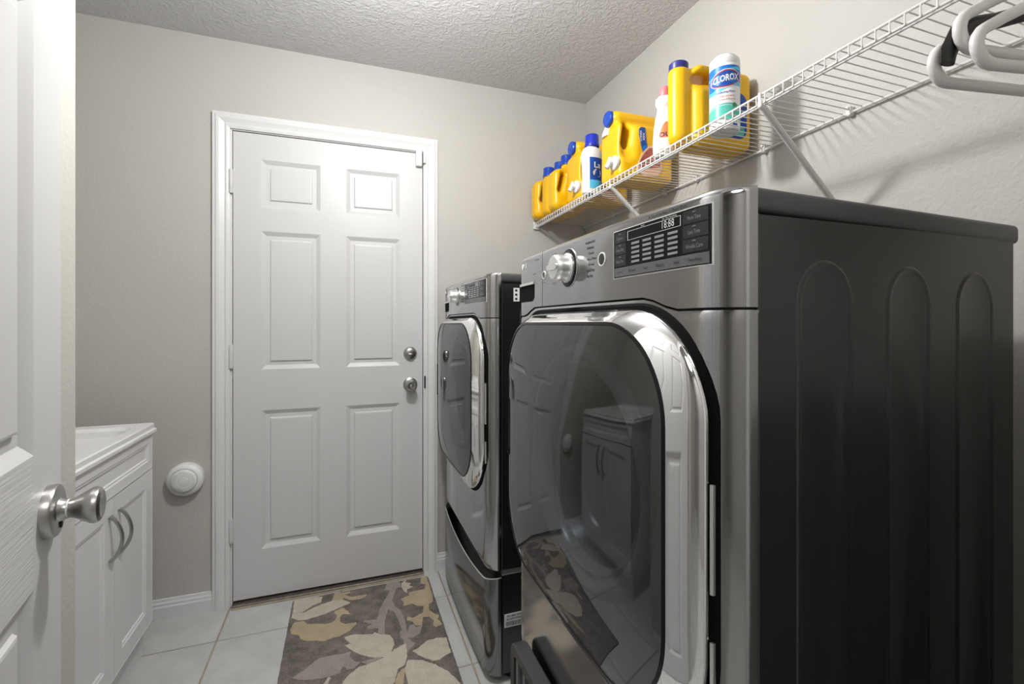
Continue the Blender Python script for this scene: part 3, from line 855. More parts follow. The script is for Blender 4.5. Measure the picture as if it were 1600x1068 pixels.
def pedestal(label, loc, sticker):
    T = thing('laundry_pedestal', label, 'pedestal', loc)
    b = MB(); b.box((0.004, 0.004, 0.030), (DEP, MW-0.004, 0.372), 0.002, 1); sb = b.build('side_body', M['side'], T)
    b = MB(); b.box((0.0035, 0.0025, 0.3655), (DEP, MW-0.0025, 0.3700), 0.0005, 1); b.box((0.0025, 0.0030, 0.372), (DEP-0.01, MW-0.003, 0.3845)); b.build('top_rim', M['chrome_soft'], T)
    b = MB()
    b.loops([[(-(max(gf(t)-0.034, 0.0)), t, z) for t in TS] for z in (0.29, 0.385)], 0, False, False, True, closed=False)
    b.loops([[(-(max(gf(t)-0.002, 0.0)), t, zd(t)-0.004) for t in TS], [(-(max(gf(t)-0.03, 0.0)), t, zd(t)-0.012) for t in TS]], 0, False, False, True, closed=False)
    b.loops([[(-(max(gf(t)-0.006, 0.0)), t, zb(t)+0.001) for t in TS], [(-(max(gf(t)-0.036, 0.0)), t, 0.387) for t in TS]], 0, False, False, True, closed=False)
    b.build('grip_recess', M['black'], T)
    b = MB()
    rows = [[P(t, z if j < 3 else zd(t)-(4-j)*0.004, -0.003 if j in (0, 4) else 0) for t in TS] for j, z in enumerate((0.028, 0.034, 0.18, 0, 0))]
    b.loops(rows, 0, False, False, True, closed=False)
    for e in (rows[0], rows[-1]): b.loops([e, [(min(p[0]+0.03, 0), p[1], p[2]) for p in e]], 0, False, False, False, closed=False)
    dr = b.build('drawer_front', M['steel_dark'], T, 40)
    b = MB(); b.loops([[(-(gf(t)+0.0006), t, zd(t)-0.0030), (-(gf(t)-0.0015), t, zd(t)+0.0012)] for t in TS], 0, False, False, True, closed=False)
    b.build('bright_edge', M['chrome_soft'], dr)
    for x in (0.05, DEP-0.05):
        for y in (0.045, MW-0.045):
            MB().lathe([(0.024, 0.0), (0.024, 0.012), (0.018, 0.015), (0.010, 0.017), (0.010, 0.031)], 20, 0, Matrix.Translation((x, y, 0))).build('foot', M['dark'], T)
    if sticker:
        b = MB()
        b.box((0.012, 0.0028, 0.187), (0.082, 0.0041, 0.232), mi=0)
        xx = 0.017
        while xx < 0.076:
            w_ = random.choice((0.0007, 0.0012, 0.0018)); b.box((xx, 0.0024, 0.191), (xx+w_, 0.003, 0.206), mi=1); xx += w_+random.choice((0.0009, 0.0014))
        for k, s_ in enumerate(('P/N 4853 2071', 'SN 309 KWRX')): put_text(b, s_, 0.0088, lambda a, c, k=k: (0.047+a, 0.0023, 0.224-0.0105*k+c), 1, bold=0.0002)
        b.build('barcode_label', [M['lab_white'], M['ink']], sb, label='white barcode label')
    return T
NEAR = (0.939, -1.858, 0.0); FAR = (0.953, -0.805, 0.0)
machine('clothes_dryer', 'large graphite steel front-loading dryer in the right foreground', 'dryer', NEAR, True)
wm = machine('washing_machine', 'graphite steel front-loading washer standing farther back, beyond the dryer and next to the far wall', 'washing machine', FAR, False)
pedestal('dark pedestal drawer under the foreground dryer, mostly behind the dark grey step stool', NEAR, False)
pedestal('dark pedestal drawer with black scooped grip under the farther washer', FAR, True)
b = MB(); b.box((0.045, 0.0010, 1.296), (0.066, 0.0032, 1.342), mi=0)
for k in range(3): b.box((0.050, 0.0006, 1.301+0.0145*k), (0.058, 0.0011, 1.308+0.0145*k), mi=1)
b.build('side_tag', [M['lab_white'], M['ink']], wm, label='small white tag on the side sheet')

# ================================================================== STEP STOOL
st = thing('step_stool', 'folded dark grey plastic step stool standing against the foreground dryer pedestal', 'step stool', (0.842, -1.56, 0))
def stool_leaf(name, x0, x1, y0, y1, z1, parent):
    ol_ = rrect(y0, y1, 0.0, z1, 0.030, 6, 0.004)
    inn = rrect(y0+0.022, y1-0.022, 0.03, z1-0.028, 0.012, 6, 0.008)
    b = MB()
    def lp(P_, x): return [(x, p[0], p[1]) for p in P_]
    b.loops([lp(inn, x0+0.010), lp(inn, x0+0.002), lp(rrect(y0+0.003, y1-0.003, 0.002, z1-0.003, 0.028, 6, 0.004), x0), lp(ol_, x0+0.004), lp(ol_, x1-0.004), lp(rrect(y0+0.003, y1-0.003, 0.002, z1-0.003, 0.028, 6, 0.004), x1)], 0, True, True, True)
    leaf = b.build(name, M['stool'], parent)
    for k in range(7):
        y = y0+0.040+k*(y1-y0-0.08)/6
        MB().box((x0+0.003, y-0.006, 0.034), (x0+0.011, y+0.006, z1-0.032), 0.001, 1).build('rib', M['stool_in'], leaf)
stool_leaf('front_leaf', 0.0, 0.036, 0.0, 0.352, 0.440, st)

# ================================================================== WIRE SHELF
def zs(y): return 1.756-0.0155*y
LIPX, BACKX = 1.408, 1.706
sh = thing('wire_shelf', 'long white ventilated wire shelf on the right wall above the machines', 'shelf', (0, 0, 0))
Y0, Y1 = -0.006, -2.145
def rod(x, dz, r, name):
    MB().tube([(x, Y0, zs(Y0)+dz), (x, (Y0+Y1)/2, zs((Y0+Y1)/2)+dz), (x, Y1, zs(Y1)+dz)], r, 8).build(name, M['wire'], sh)
rod(LIPX, -0.0022, 0.0030, 'front_rod'); rod(LIPX+0.001, -0.024, 0.0030, 'front_rod'); rod(LIPX+0.014, -0.0225, 0.0028, 'front_rod')
rod(BACKX-0.002, -0.0055, 0.0038, 'back_rod')
wm_ = MB(); wm_.tube([(BACKX, 0, 0), (LIPX+0.004, 0, 0.0), (LIPX-0.001, 0, -0.002), (LIPX-0.003, 0, -0.006), (LIPX-0.003, 0, -0.027)], 0.0015, 6)
w0 = None
y = -1.476
ys = []
while y < Y0-0.01: y += 0.02475
y -= 0.02475
while y > Y1+0.005: ys.append(y); y -= 0.02475
for y in ys:
    if w0 is None: w0 = wm_.build('cross_wire', M['wire'], sh); o = w0
    else: o = w0.copy(); COL.objects.link(o)
    o.location = (0, y, zs(y))
for y in (-1.437, -0.757):
    b = MB(); b.tube([(LIPX-0.004, y, zs(y)-0.030), (LIPX+0.010, y, zs(y)-0.034), (1.690, y, 1.508+(zs(y)-1.778)), (1.712, y, 1.490+(zs(y)-1.778))], [0.005, 0.008, 0.008, 0.006], 8)
    b.box((LIPX-0.006, y-0.006, zs(y)-0.034), (LIPX+0.004, y+0.006, zs(y)-0.018), 0.002, 1); b.box((LIPX-0.0055, y-0.004, zs(y)-0.02), (LIPX-0.0035, y+0.004, zs(y)+0.002), 0.0005, 1)
    b.box((1.706, y-0.010, 1.455+(zs(y)-1.778)), (1.7145, y+0.010, 1.515+(zs(y)-1.778)), 0.002, 1)
    b.build('brace', M['wire'], sh)
for y in (-1.446, -1.181, -0.879, -0.692, -0.30, -1.80):
    b = MB(); b.box((1.697, y-0.006, zs(y)-0.014), (1.7145, y+0.006, zs(y)+0.012), 0.002, 1)
    b.lathe([(0.004, 0), (0.004, 0.006), (0, 0.007)], 10, 0, axis_frame((1.699, y, zs(y)+0.006), (-1, 0, 0)))
    b.build('wall_clip', M['wire'], sh)
b = MB(); b.box((LIPX-0.010, -0.014, zs(0)-0.036), (LIPX+0.022, -0.0005, zs(0)+0.006), 0.002, 1); b.build('end_bracket', M['wire'], sh)
def dz(y): return zs(y)+0.0018

# ================================================================== DETERGENT JUGS AND BOTTLES
def tubejug_sdf(X, Y, Z):
    body = sd_box(X, Y, Z, (0.004, -0.055, 0.0), (0.258, 0.055, 0.222), 0.026)
    tube = sd_cap(X, Y, Z, (0.030, 0, 0.250), (0.226, 0, 0.250), 0.0315)
    d = smin(body, tube, 0.022)
    # grip hole right through, and a scooped recess round it
    hole = sd_cap(X, Y*0.0, Z, (0.041, 0, 0.140), (0.050, 0, 0.204), 0.0165)
    d = smax(d, -hole, 0.016)
    for s_ in (-1, 1):
        d = smax(d, -sd_cap(X, Y, Z, (0.042, s_*0.078, 0.108), (0.054, s_*0.078, 0.212), 0.038), 0.016)
    return d
tv, tf = surfnet(tubejug_sdf, (-0.012, -0.066, -0.012), (0.272, 0.066, 0.296), 0.0046)
def make_tubejug(ty=1.0):
    T = thing('detergent_jug', '', 'jug')
    b = MB(); b.add([(v[0], v[1]*ty, v[2]) for v in tv], tf, 0, True); b.build('body', M['yellow'], T, 180)
    b = MB(); b.lathe([(0.0, 0.0), (0.0285, 0.0), (0.0295, 0.003), (0.0295, 0.020), (0.0260, 0.024), (0.0, 0.025)], 32, 0, axis_frame((0.018, 0, 0.250), (-1, 0, 0)))
    b.build('cap', M['blue'], T)
    return T
def add_spigot(T):
    b = MB(); F_ = axis_frame((0.008, -0.044, 0.064), (-1, 0, 0))
    b.lathe([(0.0, 0.0), (0.027, 0.0), (0.027, 0.010), (0.023, 0.014), (0.013, 0.016), (0.0125, 0.032), (0.0, 0.033)], 28, 0, F_)
    b.lathe([(0.0, -0.002), (0.010, -0.002), (0.0105, 0.022), (0.006, 0.024), (0, 0.024)], 20, 0, axis_frame((-0.018, -0.044, 0.062), (-0.45, 0.25, -0.75)))
    b.tube([(-0.016, -0.044, 0.070), (-0.018, -0.044, 0.084)], 0.006, 12)
    b.build('spigot', M['white_pl'], T)
def add_collar(T):
    MB().lathe([(0.0, 0.190), (0.036, 0.190), (0.034, 0.206), (0.026, 0.226), (0.020, 0.242), (0.0, 0.243)], 24, 0, Matrix.Translation((0.030, 0.026, 0))).build('neck_collar', M['white_pl'], T, label='white collar under the blue cap')
def add_side_label(T):
    f = lambda a, c, d: (a, -0.0755-d, c)
    lab = MB()
    sh_ = lambda P_, dx, dz_: [(x+dx, z+dz_) for x, z in P_]
    blue = [(0.142, 0.196), (0.150, 0.203), (0.168, 0.203), (0.172, 0.180), (0.174, 0.150), (0.182, 0.122), (0.172, 0.098), (0.160, 0.106), (0.150, 0.135), (0.142, 0.170)]
    lab.prism(sh_(blue, -0.050, 0), f, -0.002, 0.0009, 0)
    sky = [(0.156, 0.130), (0.176, 0.138), (0.184, 0.114), (0.172, 0.096), (0.160, 0.104)]
    lab.prism(sh_(sky, -0.050, 0), f, -0.002, 0.0012, 1)
    cream = [(0.128, 0.028), (0.132, 0.065), (0.150, 0.105), (0.180, 0.135), (0.214, 0.138), (0.238, 0.105), (0.242, 0.050), (0.220, 0.022), (0.160, 0.018)]
    lab.prism(sh_(cream, -0.045, 0), f, -0.002, 0.0014, 2)
    pk = [(0.136, 0.050), (0.140, 0.072), (0.156, 0.101), (0.182, 0.127), (0.210, 0.129), (0.230, 0.100), (0.232, 0.058), (0.190, 0.050)]
    lab.prism(sh_(pk, -0.045, 0), f, -0.002, 0.0018, 3)
    for k, s_ in enumerate(('CLEAN', 'MAX')): put_text(lab, s_, 0.013, lambda a, c, k=k: (0.098+c+0.013*k, -0.0772, 0.168+a), 4, bold=0.0003)
    lab.build('label', [M['lab_blue'], M['lab_sky'], M['lab_cream'], M['lab_pink'], M['lab_white']], T, label='blue ribbon label with red picture')
j = make_tubejug(1.36); add_spigot(j); add_side_label(j)
j['label'] = 'big yellow dispenser jug lying flat with white spigot, beside the white bottle with pink cap'
j['group'] = 'yellow dispenser jugs on the wire shelf'
j.location = (1.422, -0.712, dz(-0.712))
j2 = copy_tree(j); add_collar(j); j2['label'] = 'yellow dispenser jug lying flat behind the white bottle with royal blue cap'
j2.location = (1.422, -0.402, dz(-0.402))
j3 = make_tubejug(); j3['label'] = 'tall yellow jug standing upright between the pink-capped bottle and the wipes canister'
j3['group'] = 'yellow dispenser jugs on the wire shelf'
Rm = Matrix(((0, 0, -1), (0, -1, 0), (-1, 0, 0))).to_4x4()     # columns: X->-Z, Y->-Y, Z->-X
j3.matrix_world = Matrix.Translation((1.715-0.018, -1.092, dz(-1.092)+0.258)) @ Rm
for c in j3.children:
    if c.name.startswith('cap'): c.data = c.data.copy(); c.data.materials[0] = M['navy']
lab = MB()
f8 = lambda a, c, d: (a, 0.0555+d, c)
lab.prism(rrect(0.080, 0.225, 0.030, 0.150, 0.03, 6), f8, -0.002, 0.0010, 0)
lab.prism(rrect(0.185, 0.215, 0.040, 0.140, 0.01, 4), f8, -0.002, 0.0014, 1)
lab.build('label', [M['lab_blue'], M['lab_green']], j3, label='navy blue label')

def jug_sdf(X, Y, Z):
    body = sd_box(X, Y, Z, (0.0, -0.044, 0.0), (0.185, 0.044, 0.205), 0.030)
    # shoulder: shave the top towards the handle side
    d = smax(body, (-(X-0.0)*0.55 + (Z-0.186))*0.85, 0.02)
    neck = sd_cap(X, Y, Z, (0.088, 0, 0.18), (0.088, 0, 0.222), 0.026)
    d = smin(d, neck, 0.018)
    hole = sd_cap(X, Y*0, Z, (0.034, 0, 0.098), (0.050, 0, 0.166), 0.0115)
    d = smax(d, -hole, 0.010)
    for s_ in (-1, 1):
        d = smax(d, -sd_cap(X, Y, Z, (0.036, s_*0.060, 0.090), (0.053, s_*0.060, 0.172), 0.024), 0.012)
    return d
jv, jf = surfnet(jug_sdf, (-0.012, -0.056, -0.012), (0.198, 0.056, 0.262), 0.0042)
def make_jug():
    T = thing('laundry_jug', '', 'jug', group='upright yellow jugs with blue caps')
    b = MB(); b.add(jv, jf, 0, True); b.build('body', M['yellow'], T, 180)
    b = MB(); b.lathe([(0.0, 0.0), (0.0300, 0.0), (0.0310, 0.004), (0.0295, 0.008), (0.0285, 0.044), (0.026, 0.047), (0.0, 0.0475)], 36, 0, Matrix.Translation((0.088, 0, 0.226)))
    b.build('cap', M['blue'], T)
    lb = MB(); lb.prism(rrect(0.085, 0.168, 0.022, 0.150, 0.012, 5), lambda a, c, d: (a, -0.0445-d, c), -0.003, 0.0008, 0)
    lb.prism(rrect(0.090, 0.163, 0.100, 0.146, 0.008, 5), lambda a, c, d: (a, -0.0445-d, c), -0.003, 0.0012, 1)
    lb.build('label', [M['lab_white'], M['lab_navy']], T, label='white label with navy band')
    return T
g = make_jug(); g['label'] = 'yellow jug with blue cap at the far end of the wire shelf against the wall'
g.location = (1.372, -0.068, dz(-0.068))
for (x, y, l) in ((1.392, -0.160, 'yellow jug with blue cap squeezed second from the far end of the shelf'),
                  (1.384, -0.254, 'yellow jug with blue cap third from the far end, its handle fully in view')):
    k = copy_tree(g); k['label'] = l; k.location = (x, y, dz(y))

# white bottle with royal blue cap, and its twin behind the lying jug
def ell(a, z, prof, sx, sy, off=0.0):
    r = np.interp(z, [p[1] for p in prof], [p[0] for p in prof])+off
    return (r*sx*math.cos(a), r*sy*math.sin(a), z)
WB = [(0.0, 0), (0.040, 0.0), (0.045, 0.006), (0.046, 0.03), (0.044, 0.07), (0.046, 0.115), (0.0485, 0.155), (0.047, 0.178), (0.038, 0.194), (0.026, 0.201), (0.024, 0.206), (0.0, 0.206)]
def curved_patch(mb, pts, prof, sx, sy, off, mi):
    mb.add([ell(a, z, prof, sx, sy, off) for a, z in pts], [tuple(range(len(pts)))], mi)
def label_grid(mb, prof, sx, sy, a0, a1, z0, z1, off, mi, na=10, nz=6, edge=None):
    vs = []; fs = []
    for j_ in range(nz+1):
        for i in range(na+1):
            a = a0+(a1-a0)*i/na; z = z0+(z1-z0)*j_/nz
            if edge: z = edge(i/na, j_/nz, z0, z1)
            vs.append(ell(a, z, prof, sx, sy, off))
    for j_ in range(nz):
        for i in range(na):
            k = j_*(na+1)+i; fs.append((k, k+1, k+na+2, k+na+1))
    mb.add(vs, fs, mi, True)
def white_bottle(label, loc, rot):
    T = thing('cleaner_bottle', label, 'bottle', loc, (0, 0, rot), None)
    b = MB(); b.lathe(WB, 40, 0, None, 1.05, 0.75); b.build('body', M['white_pl'], T, 60)
    b = MB(); b.lathe([(0.0, 0.204), (0.031, 0.204), (0.032, 0.210), (0.029, 0.218), (0.0285, 0.250), (0.026, 0.254), (0.0, 0.255)], 36); b.build('cap', mat('royal_blue_plastic', (0.012, 0.03, 0.42), 0.3), T)
    lb = MB()
    label_grid(lb, WB, 1.05, 0.75, -PI/2-0.75, -PI/2+0.75, 0.028, 0.150, 0.0006, 0)
    label_grid(lb, WB, 1.05, 0.75, -PI/2-0.75, -PI/2+0.75, 0.020, 0.056, 0.0009, 1)
    put_text(lb, 'La', 0.034, lambda a, c: ell(-PI/2+a/0.042, 0.118+c, WB, 1.05, 0.75, 0.0014), 2, bold=0.0006)
    lb.add([ell(-PI/2+0.0235*math.cos(t)/0.05, 0.086+0.0235*0.8*math.sin(t), WB, 1.05, 0.75, 0.0011) for t in [2*PI*k/24 for k in range(24)]], [tuple(range(24))], 2)
    for k in range(28):
        a, a2 = 2*PI*k/28, 2*PI*(k+1)/28
        q_ = []
        for aa, rr in ((a, 0.026), (a2, 0.026), (a2, 0.0225), (a, 0.0225)):
            q_.append(ell(-PI/2+rr*math.cos(aa)/0.05, 0.086+rr*0.8*math.sin(aa), WB, 1.05, 0.75, 0.0013))
        lb.add(q_, [(0, 1, 2, 3)], 3)
    lb.build('label', [M['lab_blue'], M['lab_cyan'], M['lab_white'], M['lab_navy']], T, label='blue label with white lettering and navy ring')
    return T
wb = white_bottle('white bottle with royal blue cap and blue label standing in front of the second lying jug', (1.446, -0.545, dz(-0.545)), 0.2)
wb['label'] = 'white bottle with royal blue cap and blue label at the front of the shelf'
# white bottle with pink cap
PB = [(0.0, 0), (0.030, 0.0), (0.034, 0.005), (0.035, 0.05), (0.032, 0.10), (0.027, 0.135), (0.0225, 0.150), (0.0225, 0.158), (0.0215, 0.161), (0.0215, 0.166), (0.0240, 0.170), (0.0275, 0.180), (0.0265, 0.196), (0.018, 0.205), (0.0, 0.206)]
pb = thing('stain_remover_bottle', 'slim white bottle with pink cap and orange label between two yellow jugs', 'bottle', (1.462, -1.004, dz(-1.004)), (0, 0, -0.7))
b = MB(); b.lathe(PB, 36, 0, None, 1.08, 0.85); b.build('body', M['white_pl'], pb, 60)
MB().lathe([(0.0165, 0.203), (0.0170, 0.206), (0.0155, 0.232), (0.013, 0.236), (0.0, 0.236)], 28).build('cap', M['pink_pl'], pb)
lb = MB()
label_grid(lb, PB, 1.08, 0.85, -PI/2-0.5, -PI/2+1.0, 0.020, 0.112, 0.0006, 0, edge=lambda u_, v_, z0, z1: z0+(z1-z0)*v_*(0.55+0.45*math.sin(PI*u_)))
label_grid(lb, PB, 1.08, 0.85, -PI/2-0.45, -PI/2+0.95, 0.022, 0.058, 0.0009, 1)
put_text(lb, 'OUT', 0.022, lambda a, c: ell(-PI/2+0.25+a/0.034, 0.068+c, PB, 1.08, 0.85, 0.0013), 2, bold=0.0005)
lb.build('label', [M['lab_orange'], M['lab_white'], M['lab_navy']], pb, label='orange label')
# wipes canister
CR = 0.0415
CA = [(0.0, 0), (0.0385, 0.0), (0.0410, 0.003), (CR, 0.008), (CR, 0.186)]
cn = thing('wipes_canister', 'white and blue cylindrical wipes canister with green lower band, nearest on the shelf', 'canister', (1.503, -1.224, dz(-1.224)))
MB().lathe(CA+[(0.040, 0.189), (0.0, 0.189)], 48).build('body', M['lab_white'], cn, 50)
MB().lathe([(0.0, 0.1885), (0.0405, 0.1885), (0.0415, 0.191), (0.0415, 0.205), (0.0395, 0.209), (0.034, 0.211), (0.032, 0.217), (0.028, 0.220), (0.0, 0.2205)], 48).build('lid', M['white_pl'], cn, 40)
CF = math.atan2(-1.08, -1.04)+0.05
def cy(a, z, off): return ((CR+off)*math.cos(CF+a), (CR+off)*math.sin(CF+a), z)
def cgrid(mb, a0, a1, f0, f1, off, mi, na=40):
    vs = []
    for i in range(na+1):
        a = a0+(a1-a0)*i/na
        vs.append(cy(a, f0(a), off)); vs.append(cy(a, f1(a), off))
    mb.add(vs, [(2*i, 2*i+2, 2*i+3, 2*i+1) for i in range(na)], mi, True)
lb = MB()
k_ = lambda v: (lambda a: v)
cgrid(lb, -PI, PI, lambda a: 0.120+0.010*math.sin(a*1.6), k_(0.1795), 0.0004, 0)                 # blue band
cgrid(lb, -PI, PI, lambda a: 0.112+0.010*math.sin(a*1.6), lambda a: 0.123+0.010*math.sin(a*1.6), 0.0006, 1)
cgrid(lb, -PI, PI, lambda a: 0.158+0.010*math.sin(a*1.3), lambda a: 0.166+0.011*math.sin(a*1.3), 0.0005, 1)
cgrid(lb, -PI, PI, k_(0.026), lambda a: 0.058+0.008*math.cos(a*1.2), 0.0004, 2)                  # green
cgrid(lb, -PI*0.6, PI*0.6, lambda a: 0.060+0.008*math.cos(a*1.2), lambda a: 0.063+0.009*math.cos(a*1.2), 0.0005, 2)
def lozenge(h, wd, off, mi):
    vs = [cy(0.02, 0.142, off)]; n_ = 40
    for k in range(n_):
        t = 2*PI*k/n_
        a = wd*math.copysign(abs(math.cos(t))**1.25, math.cos(t)); z = h*math.copysign(abs(math.sin(t))**1.0, math.sin(t))
        vs.append(cy(0.02+a, 0.142+z+0.0035*a/wd, off))
    lb.add(vs, [(0, 1+k, 1+(k+1) % n_) for k in range(n_)], mi, True)
lozenge(0.0270, 1.12, 0.0009, 4); lozenge(0.0250, 1.07, 0.0012, 3); lozenge(0.0218, 0.97, 0.0015, 5)
put_text(lb, 'CLOROX', 0.0255, lambda a, c: cy(0.02+a/CR, 0.142+c+0.0035*(a/CR), 0.0020), 4, bold=0.0008, sx=0.66)
put_text(lb, 'Disinfecting Wipes', 0.0085, lambda a, c: cy(a/CR, 0.1035+c+0.002*(a/CR), 0.0008), 5, bold=0.0001, sx=0.85)
put_text(lb, 'Kills Cold & Flu', 0.0075, lambda a, c: cy(0.15+a/CR, 0.0915+c, 0.0008), 3, sx=0.85)
put_text(lb, 'Viruses & Bacteria', 0.0075, lambda a, c: cy(0.1+a/CR, 0.0825+c, 0.0008), 3, sx=0.85)
lb.add([cy(0.62+0.16*math.cos(t)*1.0, 0.066+0.006*math.sin(t), 0.0010) for t in [2*PI*k/16 for k in range(16)]], [tuple(range(16))], 6)
lb.add([cy(0.50, 0.006, 0.0008), cy(0.86, 0.006, 0.0008), cy(0.86, 0.014, 0.0008), cy(0.50, 0.014, 0.0008)], [(0, 1, 2, 3)], 5)
lb.build('wrap_label', [M['lab_sky'], M['lab_cyan'], M['lab_green'], M['lab_red'], M['lab_white'], M['lab_blue'], mat('leaf_green', (0.05, 0.30, 0.08), 0.4)], cn, label='blue and green printed wrap')
# ================================================================== HANGERS
def hanger(label, y, rot, zbot, tilt, black=False, xs_=1.410):
    T = thing('black_hanger' if black else 'coat_hanger', label, 'hanger', (xs_, y, zbot), (0, tilt, rot), None if black else 'white plastic hangers on the shelf')
    r = 0.0075
    if not black:
        pts = []
        Lh = 0.205
        for k in range(9): a = math.radians(270-k*(180-24)/8); pts.append((-Lh+0.024+0.024*math.cos(a), 0, 0.024+0.024*math.sin(a)))
        for k in range(1, 6): t = k/6; e = pts[8]; pts.append((e[0]+(-0.02-e[0])*t, 0, e[2]+(0.112-e[2])*t+0.010*math.sin(PI*t)))
        pts.append((-0.012, 0, 0.117)); left = pts
        right = [(-p[0], 0, p[2]) for p in reversed(left)]
        loop = left+right
        b = MB(); b.tube(loop, r, 12, True); b.build('frame', M['hanger'], T, 60)
    else:
        b = MB()
        sec = [(-0.205, -0.004), (-0.203, 0.012), (-0.190, 0.036), (-0.165, 0.052), (-0.12, 0.064), (-0.06, 0.084), (0, 0.104), (0.06, 0.084), (0.12, 0.064), (0.165, 0.052), (0.190, 0.036), (0.203, 0.012), (0.205, -0.004)]
        wd = [0.010, 0.013, 0.013, 0.012, 0.011, 0.011, 0.012, 0.011, 0.011, 0.012, 0.013, 0.013, 0.010]
        L_ = []
        for i, (x, z) in enumerate(sec):
            a = sec[max(i-1, 0)]; c = sec[min(i+1, len(sec)-1)]
            d = Vector((c[0]-a[0], 0, c[1]-a[1])).normalized(); n_ = Vector((-d.z, 0, d.x))
            ring = []
            for k in range(10):
                t = 2*PI*k/10
                ring.append(Vector((x, 0, z))+n_*wd[i]*math.cos(t)+Vector((0, 1, 0))*0.0055*math.sin(t))
            L_.append(ring)
        b.loops(L_, 0, True, True, True)
        b.build('frame', M['hang_black'], T, 60)
    hz = (zs(y)-zbot)-0.004
    hp = [(0, 0, 0.105), (0, 0, hz-0.020)]
    for k in range(10):
        a = math.radians(180-k*24); hp.append((0.012+0.012*math.cos(a)*1.0, 0, hz-0.010+0.018*math.sin(a)))
    b = MB(); b.tube(hp, 0.0035 if not black else 0.002, 8); b.build('hook', M['hanger'] if not black else M['nickel'], T)
hanger('white plastic hanger hanging lowest, its rounded end farthest left of the hangers', -1.933, math.radians(-10), 1.5485, 0)
hanger('black plastic hanger with drooping end among the white hangers', -1.945, math.radians(-9), 1.568, 0, True)
hanger('white plastic hanger hanging highest, its end behind the nearest white hanger', -1.958, math.radians(-9), 1.578, 0)
hanger('white plastic hanger nearest the camera, in front of the black hanger', -1.982, math.radians(-11), 1.550, 0)

# ================================================================== RUG
fwd = Vector((math.sin(math.radians(19.7)), math.cos(math.radians(19.7)), 0)); rgt = Vector((fwd.y, -fwd.x, 0))
def fl_pt(px, py, z=0.010):
    """floor point seen at a photo pixel: used once to lay out the rug's woven motif"""
    d = rgt*((px-800)/728)+fwd+Vector((0, 0, (505.3-py)/728))
    return Vector((0.456, -2.30, 1.22))+d*((z-1.22)/d.z)
rg = thing('floor_rug', 'taupe rug with cream and tan leaf pattern on the tiles before the far door', 'rug', (0.535, -0.51, 0))
RC = Vector((0.535, -0.51, 0))
b = MB()
ol_ = rrect(-0.295, 0.295, -0.47, 0.455, 0.012, 4)
dense = []
for i in range(len(ol_)):
    a, c = Vector(ol_[i]), Vector(ol_[(i+1) % len(ol_)])
    n_ = max(1, int((c-a).length/0.012))
    for k in range(n_):
        p = a+(c-a)*k/n_; dense.append((p.x+random.uniform(-0.001, 0.001), p.y+random.uniform(-0.001, 0.001)))
def rl(s_, z): return [(x*s_, y*s_, z) for x, y in dense]
b.loops([rl(1, 0.0), rl(1.0, 0.004)], 1, True, False, False)
b.loops([rl(1, 0.004), rl(0.999, 0.008), rl(0.99, 0.0102)], 0, False, True, True)
b.build('pile', [M['rug'], M['dark']], rg, 60)
def cp_(x, y): return (430+x/5.161, 880+y/5.161)
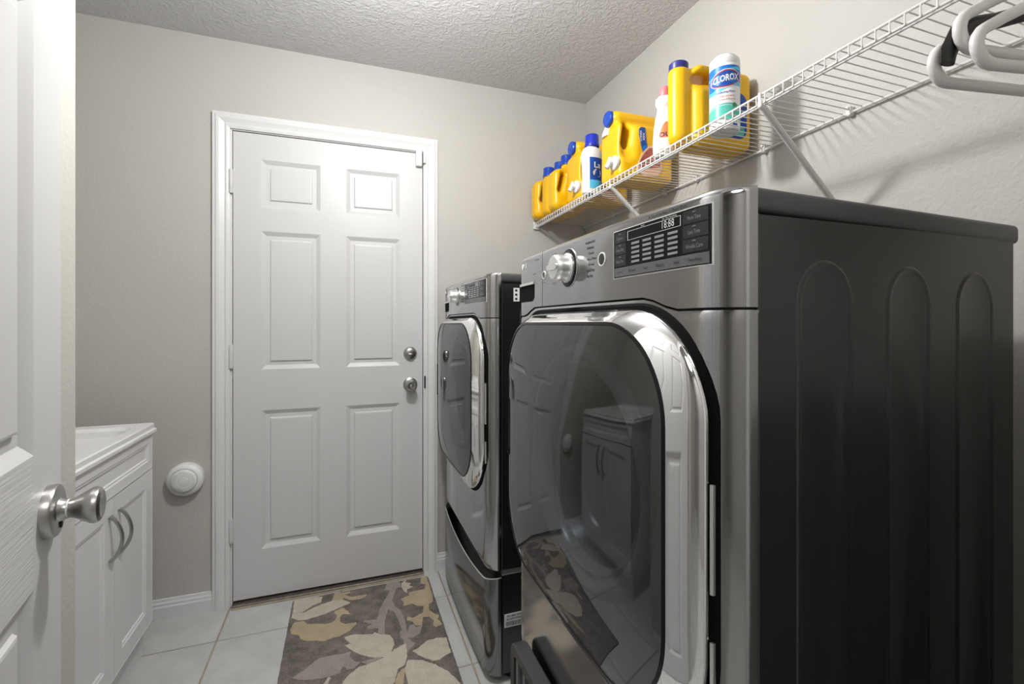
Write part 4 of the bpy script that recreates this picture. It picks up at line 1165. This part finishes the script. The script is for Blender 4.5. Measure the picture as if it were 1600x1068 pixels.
motif = [
 ('leaf', 'rug_cream', [(140,300),(250,262),(340,250),(380,270),(370,310),(300,340),(250,375),(215,395),(140,400),(135,350)]),
 ('leaf', 'rug_tan', [(470,270),(480,215),(510,208),(540,238),(600,225),(610,236),(560,255),(620,270),(700,255),(740,248),(735,262),(700,285),(620,296),(550,275),(545,295),(500,330),(470,330),(455,300)]),
 ('leaf', 'rug_cream', [(130,440),(140,405),(230,398),(330,350),(420,315),(480,300),(545,295),(610,318),(560,340),(480,375),(400,410),(300,440),(250,455),(190,462)]),
 ('leaf', 'rug_tan', [(120,540),(150,480),(230,465),(260,490),(330,488),(420,490),(480,465),(500,420),(470,395),(530,360),(550,360),(610,410),(550,410),(530,420),(520,470),(560,490),(650,475),(655,490),(600,545),(560,570),(520,590),(460,600),(400,632),(330,625),(260,628),(200,610),(190,580),(130,570)]),
 ('stem', 'rug_grey', [(900,165),(1000,148),(1020,190),(975,205),(960,250),(942,300),(960,340),(1010,380),(1040,440),(1060,530),(1065,560),(1085,500),(1120,490),(1135,520),(1185,500),(1170,560),(1120,600),(1060,600),(1130,650),(1060,725),(1030,610),(1008,600),(1005,560),(1020,530),(1000,470),(960,390),(912,370),(890,430),(880,500),(890,580),(835,570),(830,525),(750,532),(740,512),(790,490),(715,475),(720,460),(820,455),(840,380),(880,300),(930,220),(880,215)]),
 ('leaf', 'rug_cream', [(1015,165),(1050,130),(1050,155),(1090,160),(1085,185),(1108,190),(1062,212),(1062,240),(1040,225),(1018,190)]),
 ('leaf', 'rug_tan', [(1175,120),(1232,100),(1260,220),(1275,290),(1262,320),(1240,330),(1240,380),(1290,412),(1332,420),(1310,450),(1352,480),(1355,497),(1320,500),(1300,517),(1270,500),(1280,460),(1240,430),(1190,435),(1185,505),(1130,500),(1110,470),(1065,460),(1065,430),(1110,440),(1190,400),(1200,340),(1150,347),(1110,325),(1030,347),(1040,315),(1012,290),(1080,260),(1080,235),(1200,210),(1215,170),(1172,160)]),
 ('leaf', 'rug_grey', [(135,930),(250,850),(350,770),(450,745),(560,730),(610,715),(600,760),(650,795),(690,800),(640,850),(580,860),(550,830),(520,890),(480,905),(390,930),(270,945),(200,945)]),
 ('leaf', 'rug_grey', [(690,800),(760,780),(850,760),(870,775),(830,800),(760,830)]),
 ('leaf', 'rug_cream', [(555,600),(620,580),(780,575),(800,558),(840,575),(920,580),(950,610),(960,660),(940,720),(900,760),(800,765),(700,745),(630,715),(575,680),(562,665),(610,650),(570,620)]),
 ('leaf', 'rug_cream', [(1105,710),(1150,690),(1220,630),(1300,605),(1400,600),(1430,690),(1430,720),(1350,760),(1330,785),(1270,790),(1210,770),(1150,740)]),
 ('leaf', 'rug_cream', [(540,970),(600,900),(680,840),(800,800),(900,755),(960,700),(1050,650),(1060,700),(1065,760),(1040,830),(990,860),(960,970),(860,1080),(720,1130),(580,1090)]),
 ('leaf', 'rug_cream', [(1045,860),(1070,785),(1180,785),(1290,820),(1400,880),(1490,970),(1500,1060),(1400,1120),(1220,1110),(1080,1010)]),
 ('stem', 'rug_tan', [(985,900),(1035,848),(1050,868),(1035,970),(1020,1120),(960,1250),(930,1240),(960,1060),(965,970)]),
 ('leaf', 'rug_cream', [(400,965),(430,925),(452,930),(430,965),(360,1060),(320,1060)]),
]
for i, (nm, mk, pl) in enumerate(motif):
    pts = []
    for (x, y) in pl:
        p = fl_pt(*cp_(x, y))-RC
        p.x = min(max(p.x, -0.287), 0.287); p.y = min(max(p.y, -0.46), 0.447)
        pts.append(p)
    dn = []
    for k in range(len(pts)):
        a, c = pts[k], pts[(k+1) % len(pts)]
        n_ = max(1, int((c-a).length/0.006))
        for q_ in range(n_):
            p = a+(c-a)*q_/n_; dn.append((p.x+random.uniform(-0.0016, 0.0016), p.y+random.uniform(-0.0016, 0.0016)))
    zt = 0.0112+0.00025*i
    mb = MB(); mb.loops([[(x, y, 0.0095) for x, y in dn], [(x, y, zt) for x, y in dn]], 0, False, True, False)
    mb.build(nm, M[mk], rg)

# ================================================================== CEILING LAMP (above the frame) AND ADDED HALL FILL PANEL
cl = thing('ceiling_lamp', 'round flush ceiling lamp with frosted diffuser', 'lamp', (LAMP[0], LAMP[1], H))
MB().lathe([(0.0, -0.001), (0.15, -0.001), (0.15, -0.022), (0.145, -0.025)], 40).build('canopy', M['nickel'], cl)
MB().lathe([(0.140, -0.025), (0.135, -0.034), (0.0, -0.036)], 40).build('diffuser', M['lampglass'], cl)
hl = thing('hall_fill_panel', 'added flat round fill panel on the unseen hallway ceiling', 'lamp', (0.55, -3.0, H))  # glowing disc added to go with the hall fill light
MB().lathe([(0.0, -0.001), (0.36, -0.001), (0.36, -0.02), (0.0, -0.022)], 40).build('panel', M['lampglass'], hl)
